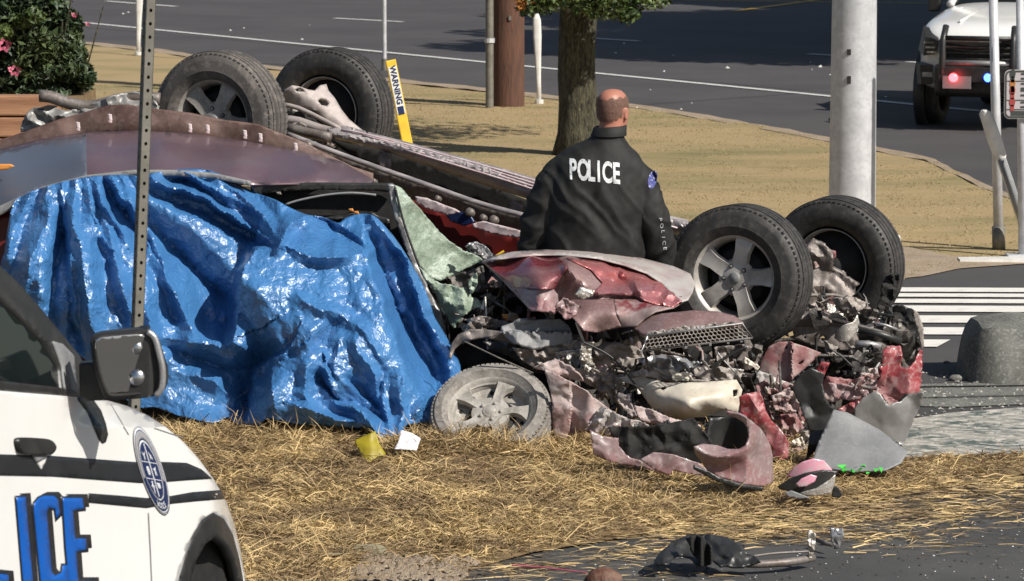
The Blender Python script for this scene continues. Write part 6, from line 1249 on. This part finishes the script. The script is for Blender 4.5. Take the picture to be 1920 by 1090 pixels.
mkobj('hair', [VV[j] for j in us], [tuple(mp_[j] for j in f) for f in FF], M['hair'], off, True)
# reflective print, wrapped on the jacket
bpy.context.view_layer.update()
jv = [Vector(v.co)+wl(off)+jo.location for v in me.vertices]; bvh = BVHTree.FromPolygons(jv, [tuple(p.vertices) for p in me.polygons])
def densify(V_, Fc, k=2):
    m_ = bpy.data.meshes.new('t'); m_.from_pydata([tuple(v) for v in V_], [], Fc); import bmesh; bm = bmesh.new(); bm.from_mesh(m_); bmesh.ops.triangulate(bm, faces=bm.faces)
    for _ in range(k): bmesh.ops.subdivide_edges(bm, edges=[e for e in bm.edges if e.calc_length() > .012], cuts=1); bmesh.ops.triangulate(bm, faces=bm.faces)
    V2 = [tuple(v.co) for v in bm.verts]; bm.verts.ensure_lookup_table(); F2 = [tuple(v.index for v in f.verts) for f in bm.faces]; bm.free(); bpy.data.meshes.remove(m_); return V2, F2
def wrap(name, V_, Fc, org, ex, ey, dr, m_, lift=.003):
    V_, Fc = densify(V_, Fc); W = []; dr = Vector(dr).normalized()
    for v in V_:
        p_ = org+ex*v[0]+ey*v[1]; h_ = bvh.ray_cast(p_, dr, 2.0); W.append((h_[0]-dr*lift) if h_[0] else p_+dr*.5)
    return mkobj(name, W, Fc, m_, off, False)
org = Vector(P(1122, 310, 19.5)); ex = Vector((1, 0, -.10)).normalized(); ey = Vector((-.02, 0, 1))
adv = 0
for i, ch in enumerate('POLICE'):
    V_, Fc = textmesh(ch, .158, .005); V_ = V_-V_.mean(0); V_[:, 0] = V_[:, 0]-(V_[:, 0].max()+V_[:, 0].min())/2; V_[:, 1] -= (V_[:, 1].max()+V_[:, 1].min())/2
    V_[:, 0] *= .50; cxs = [-.124, -.070, -.025, .013, .060, .110][i]; V_ = V_+np.array([cxs, 0, 0]); wrap('letter_'+ch.lower(), V_, Fc, org, ex, ey, (0, 1, -.158), M['reflect'])
ov = [(math.cos(a)*.036, math.sin(a)*.052, 0) for a in np.arange(20)*PI/10]
po = Vector(P(1228, 327, 19.6)); sdv = Vector((.012, 1, -.156))

wrap('sleeve_patch', [(q[0], q[1], 0) for q in ov], [tuple(range(20))], po, Vector((.62, 0, -.2)), Vector((.25, 0, .97)), sdv, M['patchblue'])
for i, ch in enumerate('POLICE'):
    V_, Fc = textmesh(ch, .042, .001); V_ = V_-V_.mean(0); a = 405+i*11; po = Vector(P(1244+i*1.6, a, 19.6))
    V_ = np.array([(v[1], -v[0]*.8, 0) for v in V_]); wrap('sleeve_letter_'+ch.lower(), V_, Fc, po, Vector((.6, 0, 0)), Vector((.1, 0, 1)), sdv, M['decalg'])
# ================================================================ FAR POLICE SUV
pD = 38.9; pc = Vector((P(1842, 250, pD)[0], pD+.2, 0)); ps = thing('police_suv', 'white police SUV with a black push bar and lit red and blue lamps', 'police suv', pc)
YAW = math.radians(-20); RY = Matrix.Rotation(YAW, 3, 'Z')
def V3(x, y, z): return pc+RY @ Vector((x*.87, y, z))     # y=0 nose, +y rearwards
def plan(y, hw, z, r=1): return hw
def sec(y, pts): return [V3(x, y, z) for x, z in pts]
def bodysec(y, hw, zb, zs, zt, crown=.03):
    return sec(y, [(-hw*.9, zb), (hw*.9, zb), (hw, zb+.12), (hw, zs-.12), (hw*.97, zs), (hw*.86, zt), (hw*.4, zt+crown), (0, zt+crown*1.1), (-hw*.4, zt+crown), (-hw*.86, zt), (-hw*.97, zs), (-hw, zs-.12), (-hw, zb+.12)])
mb = MB(); mb.loft([bodysec(-.02, .50, .50, .80, .86), bodysec(.08, .68, .42, .92, 1.0), bodysec(.25, .82, .38, 1.0, 1.08), bodysec(.5, .90, .36, 1.06, 1.13), bodysec(1.2, .94, .36, 1.10, 1.22), bodysec(1.7, .95, .36, 1.12, 1.27), bodysec(4.8, .95, .40, 1.12, 1.27)])
o = mb.build('body', M['white'], ps, True); s3 = o.modifiers.new('sub', 'SUBSURF'); s3.levels = 2; s3.render_levels = 2
mb = MB(); mb.loft([sec(1.55, [(-.78, 1.2), (.78, 1.2), (.78, 1.26), (0, 1.30), (-.78, 1.26)]), sec(2.4, [(-.70, 1.2), (.70, 1.2), (.62, 1.80), (0, 1.84), (-.62, 1.80)]), sec(4.6, [(-.74, 1.2), (.74, 1.2), (.62, 1.82), (0, 1.86), (-.62, 1.82)])]); o = mb.build('glass_house', M['glass'], ps, True); sharp(o, 40)
mb = MB(); mb.loft([sec(2.35, [(-.66, 1.79), (.66, 1.79), (.6, 1.86), (-.6, 1.86)]), sec(4.7, [(-.66, 1.81), (.66, 1.81), (.6, 1.89), (-.6, 1.89)])]); mb.build('roof', M['white'], ps, bevel=.02)
for sx in (-1, 1):
    mb = MB(); mb.tube([V3(sx*.80, 1.5, 1.24), V3(sx*.64, 2.42, 1.84)], .045, 8); mb.build('windshield_pillar', M['white'], ps, True)
    mb = MB(); mb.loft([sec(-.035, [(sx*.56, .80), (sx*.70, .78), (sx*.68, .98), (sx*.52, .94)]), sec(.30, [(sx*.60, .84), (sx*.86, .82), (sx*.80, 1.08), (sx*.6, 1.02)])]); mb.build('headlight', M['blackp'], ps)
    for q in range(3): mb = MB(); mb.box(V3(sx*(.60+.02*q), -.045+.01*q, .82+.05*q), (.10, .02, .018), RY); mb.build('lamp_bar', M['alu'], ps)
    mb = MB(); mb.loft([sec(.02, [(sx*.60, .48), (sx*.74, .48), (sx*.76, .68), (sx*.60, .68)]), sec(.2, [(sx*.7, .46), (sx*.84, .46), (sx*.86, .70), (sx*.7, .70)])]); mb.build('fog_lamp', M['blackp'], ps)
    mb = MB(); mb.box(V3(sx*.66, .015, .58), (.11, .03, .05), RY); mb.build('fog_lamp_bar', M['silver'], ps)
    wheel(ps, V3(sx*.82, .85, .37), RY @ Vector((sx, 0, 0)), .37, .24, .23, 'steel', M['rubber'], M['blackp'])
    wheel(ps, V3(sx*.82, 3.8, .37), RY @ Vector((sx, 0, 0)), .37, .24, .23, 'steel', M['rubber'], M['blackp'])
    mb = MB(); mb.lathe(V3(sx*.93, .85, .37), RY @ Vector((sx, 0, 0)), [(.41, .01), (.47, .012), (.47, -.1), (.41, -.1)], 40, True); mb.build('wheel_arch_trim', M['blackp'], ps, True)
    mb = MB(); mb.tube([V3(sx*.42, -.12, .40), V3(sx*.43, -.17, .62), V3(sx*.43, -.16, .95), V3(sx*.42, -.06, 1.10)], .034, 8); mb.build('push_bar_upright', M['blackp'], ps, True)
    mb = MB(); mb.loft([sec(1.7, [(sx*.98, 1.15), (sx*1.14, 1.15), (sx*1.14, 1.32), (sx*.98, 1.32)]), sec(1.85, [(sx*1.0, 1.17), (sx*1.12, 1.17), (sx*1.12, 1.30), (sx*1.0, 1.30)])]); mb.build('door_mirror', M['blackp'], ps, bevel=.02)
mb = MB(); mb.loft([sec(-.06, [(-.50, .70), (.50, .70), (.48, .97), (-.48, .97)]), sec(.06, [(-.54, .68), (.54, .68), (.50, .99), (-.50, .99)])]); mb.build('grille', M['blackm'], ps, bevel=.01)
for q in range(4): mb = MB(); mb.tube([V3(-.5, -.07, .76+.06*q), V3(0, -.085, .76+.06*q), V3(.5, -.07, .76+.06*q)], .008, 6); mb.build('grille_bar', M['darkstuff'], ps)
mb = MB(); mb.loft([sec(-.10, [(-.52, .40), (.52, .40), (.54, .68), (-.54, .68)]), sec(.1, [(-.60, .34), (.60, .34), (.60, .70), (-.60, .70)])]); mb.build('lower_bumper', M['blackp'], ps, bevel=.03)
mb = MB(); mb.tube([V3(-.42, -.15, .72), V3(.42, -.15, .72)], .030, 8); mb.build('push_bar_beam', M['silver'], ps, True)
mb = MB(); mb.box(V3(0, -.17, .60), (.84, .05, .16), RY); mb.build('push_bar_plate', M['blackp'], ps, bevel=.01)
mb = MB(); mb.tube([V3(-.42, -.14, .98), V3(.42, -.14, .98)], .025, 8); mb.build('push_bar_beam', M['blackp'], ps, True)
mb = MB(); mb.box(V3(-.24, -.205, .52), (.30, .012, .13), RY); mb.build('license_plate', M['greyplastic'], ps)
for nm, px_, m_ in (('red_lamp', 1788, 'lampred'), ('blue_lamp', 1853, 'lampblue')):
    q = Vector(P(px_, 146, pc.y-.22)); mb = MB(); mb.lathe(q, (0, -1, .05), [(.001, .02), (.030, .017), (.046, .004), (.046, -.03)], 16); mb.build(nm, M[m_], ps, True)
mb = MB(); mb.tube([V3(-.35, .3, 1.13), V3(-.30, .9, 1.20), V3(-.27, 1.5, 1.27)], .012, 6); mb.build('hood_crease', M['white'], ps, True)
# ================================================================ SMALL DEBRIS
sheet('yellow_card', [(664, 826), (704, 808), (711, 832), (724, 852), (700, 862), (688, 872), (678, 858)], M['cardy'], None, D=lambda x, y: 18.75-.002*(y-840), disp=lambda x, y: .03*np.abs((x-695)/10)*.3+.01*fbm(x/14, y/14, 3, 2), g=4, thick=.002, label='small yellow card lying on the straw under the tarp corner', cat='card')
sheet('white_paper', [(752, 806), (772, 812), (789, 822), (785, 832), (781, 845), (766, 843), (739, 842), (748, 826)], M['paper'], None, D=lambda x, y: 18.5-.003*(y-830), disp=crease(16, .03, 2), g=4, thick=.002, label='crumpled white paper beside the tarp corner and the flat front wheel', cat='paper')
# pink mirror housing
t = thing('broken_mirror_housing', 'broken pink and black car mirror housing lying on straw before the grey panel', 'car part', G(1515, 928))
sheet('shell', [(1474, 895), (1486, 878), (1505, 866), (1525, 860), (1545, 864), (1558, 878), (1562, 884), (1530, 887), (1500, 896)], M['helmet'], t, D=17.75, disp=lambda x, y: -.05*np.cos((x-1520)/34), g=3.5, thick=.006)
sheet('rim', [(1458, 912), (1480, 898), (1510, 888), (1545, 882), (1572, 884), (1566, 894), (1560, 908), (1556, 922), (1530, 926), (1505, 926), (1482, 922), (1462, 918)], M['blackp'], t, D=17.65, disp=lambda x, y: -.04*np.cos((x-1515)/40), g=3.5, thick=.02)
sheet('inner_shell', [(1492, 908), (1502, 898), (1520, 890), (1532, 893), (1528, 903), (1512, 912), (1498, 914)], M['pink'] if False else M['helmet'], t, D=17.58, disp=lambda x, y: -.02*np.cos((x-1512)/20), g=3, thick=.004)
sheet('reflector', [(1500, 924), (1530, 916), (1555, 900), (1566, 890), (1566, 906), (1558, 926), (1530, 930), (1510, 930)], M['alu'], t, D=17.54, disp=lambda x, y: -.02*np.cos((x-1535)/30), g=3, thick=.004)
sheet('lens', [(1484, 920), (1500, 926), (1520, 934), (1500, 936), (1480, 932), (1470, 924)], M['greyplastic'], t, D=17.5, g=3, thick=.004)
sheet('mount', [(1562, 912), (1572, 914), (1580, 928), (1574, 934), (1560, 932)], M['blackp'], t, D=17.6, g=3, thick=.02)
# black fascia piece with trim bar and blue lens on the asphalt
t = thing('bumper_fragment', 'black plastic bumper fragment with a long trim bar lying on the near asphalt', 'car part', G(1400, 1060))
sheet('cover', [(1225, 1053), (1238, 1035), (1262, 1015), (1290, 1003), (1330, 1001), (1365, 1008), (1388, 1022), (1395, 1038), (1415, 1042), (1425, 1052), (1392, 1063), (1350, 1062), (1335, 1048), (1320, 1062), (1308, 1064), (1292, 1046), (1278, 1041), (1262, 1048), (1255, 1058), (1228, 1058)], M['greyplastic'] if False else M['blackp'], t,
      D=lambda x, y: 16.55+.004*(1060-y), disp=lambda x, y: crease(30, .10, 4)(x, y)-.03*np.sin((x-1225)/14)*(x < 1320), g=3.5, thick=.01)
sheet('ribs', [(1285, 1010), (1305, 1004), (1322, 1012), (1335, 1030), (1340, 1050), (1325, 1062), (1312, 1062), (1300, 1035)], M['blackm'], t, D=16.45, disp=lambda x, y: .02*np.sin(x/3.0), g=2.6, thick=.01)
mb = MB(); mb.tube([P(x, y, 16.5) for x, y in resample([(1390, 1056), (1420, 1058), (1480, 1054), (1525, 1046)], 10, False, True)], .018, 8); mb.build('trim_bar', M['frame'], t, True)
mb = MB(); mb.tube([P(x, y, 16.62) for x, y in resample([(1395, 1046), (1450, 1038), (1522, 1034)], 10, False, True)], .006, 6); mb.build('trim_edge', M['frame'], t, True)
sheet('bracket', [(1513, 1000), (1520, 994), (1528, 1000), (1530, 1020), (1524, 1045), (1516, 1048), (1514, 1025)], M['alu'], t, D=16.9, disp=crease(8, .05, 3), g=3, thick=.008)
sheet('lens', [(1558, 992), (1580, 990), (1583, 1005), (1574, 1028), (1566, 1030), (1558, 1010)], M['silver'], t, D=17.0, disp=crease(12, .04, 3), g=3, thick=.01)
sheet('lens', [(1560, 994), (1578, 992), (1578, 1006), (1562, 1004)], M['bluish'], t, D=16.93, g=3, thick=.004)
mb = MB(); mb.tube([P(1530, 1012, 16.95), P(1545, 1018, 16.95), P(1560, 1022, 16.95)], .01, 6); mb.build('stalk', M['darkstuff'], t, True)
# rusty lump, string, rocks, green glass
c = Vector(P(1132, 1092, 16.2)); mb = MB(); mb.loft([[c+Vector((math.cos(a)*r_*(1+.15*math.sin(3*a+z*90)), math.sin(a)*r_*.7, z)) for a in np.arange(16)*PI/8] for r_, z in ((.07, -.05), (.085, -.01), (.075, .03), (.045, .055), (.01, .065))])
o = mb.build('rusty_part', M['rust'], smooth=True, label='dark rusty lump of metal cut by the bottom edge of the frame', cat='car part')
mb = MB(); mb.tube([P(x, y, z_) for x, y, z_ in ((960, 1060, 16.42), (1010, 1063, 16.38), (1060, 1069, 16.3), (1100, 1074, 16.2))], .0035, 5); mb.build('pink_cord', M['pink'], label='thin pink cord leading to the rusty lump on the asphalt', cat='cord')
for i, (x, y, s, lb) in enumerate(((690, 1046, .085, 'flat tan stone at the straw edge, right of the other stone'), (625, 1062, .06, 'pale tan stone at the straw edge nearest the white police car'))):
    c = Vector(G(x, y))+Vector((0, 0, .02)); mb = MB(); mb.loft([[c+Vector((math.cos(a)*s*w_*(1+.18*math.sin(2.3*a+i)), math.sin(a)*s*.5*w_, z)) for a in np.arange(14)*PI/7] for w_, z in ((.8, -.03), (1, 0), (.95, .02), (.6, .038), (.1, .042))]); mb.build('stone', M['rock'], smooth=True, label=lb, cat='stone', group='stones at the straw edge')
t = thing('broken_green_glass', 'broken bright green bottle glass beside the grey panel', 'glass', G(1605, 878))
r = random.Random(5)
for k in range(16):
    x = 1602+r.gauss(0, 20); y = 882+r.gauss(0, 3); c = Vector(P(x, y, 18.15)); s = r.uniform(.012, .032); mb = MB()
    V_ = [c+Vector((r.uniform(-s, s), r.uniform(-s, s), r.uniform(-s, s)*.7)) for _ in range(4)]; mb.add(V_, [(0, 1, 2), (0, 2, 3), (0, 3, 1), (1, 3, 2)]); mb.build('shard', M['greenglass'], t)
# clods and rubble by the concrete island
for i, (x, y, s) in enumerate(((1792, 714, .045), (1775, 681, .018), (1840, 682, .02))):
    c = Vector(G(x, y)); mb = MB(); mb.loft([[c+Vector((math.cos(a)*s*w_*(1+.2*math.sin(2*a+i)), math.sin(a)*s*.6*w_, z*s*20)) for a in np.arange(10)*PI/5] for w_, z in ((1, 0), (.95, .02), (.5, .038))]); mb.build('rubble', M['concrete'], smooth=True, label=['grey chunk of rubble at the foot of the concrete island', 'small dark chip on the asphalt left of the concrete island', 'small chip of rubble on the face side of the concrete island'][i], cat='rubble')
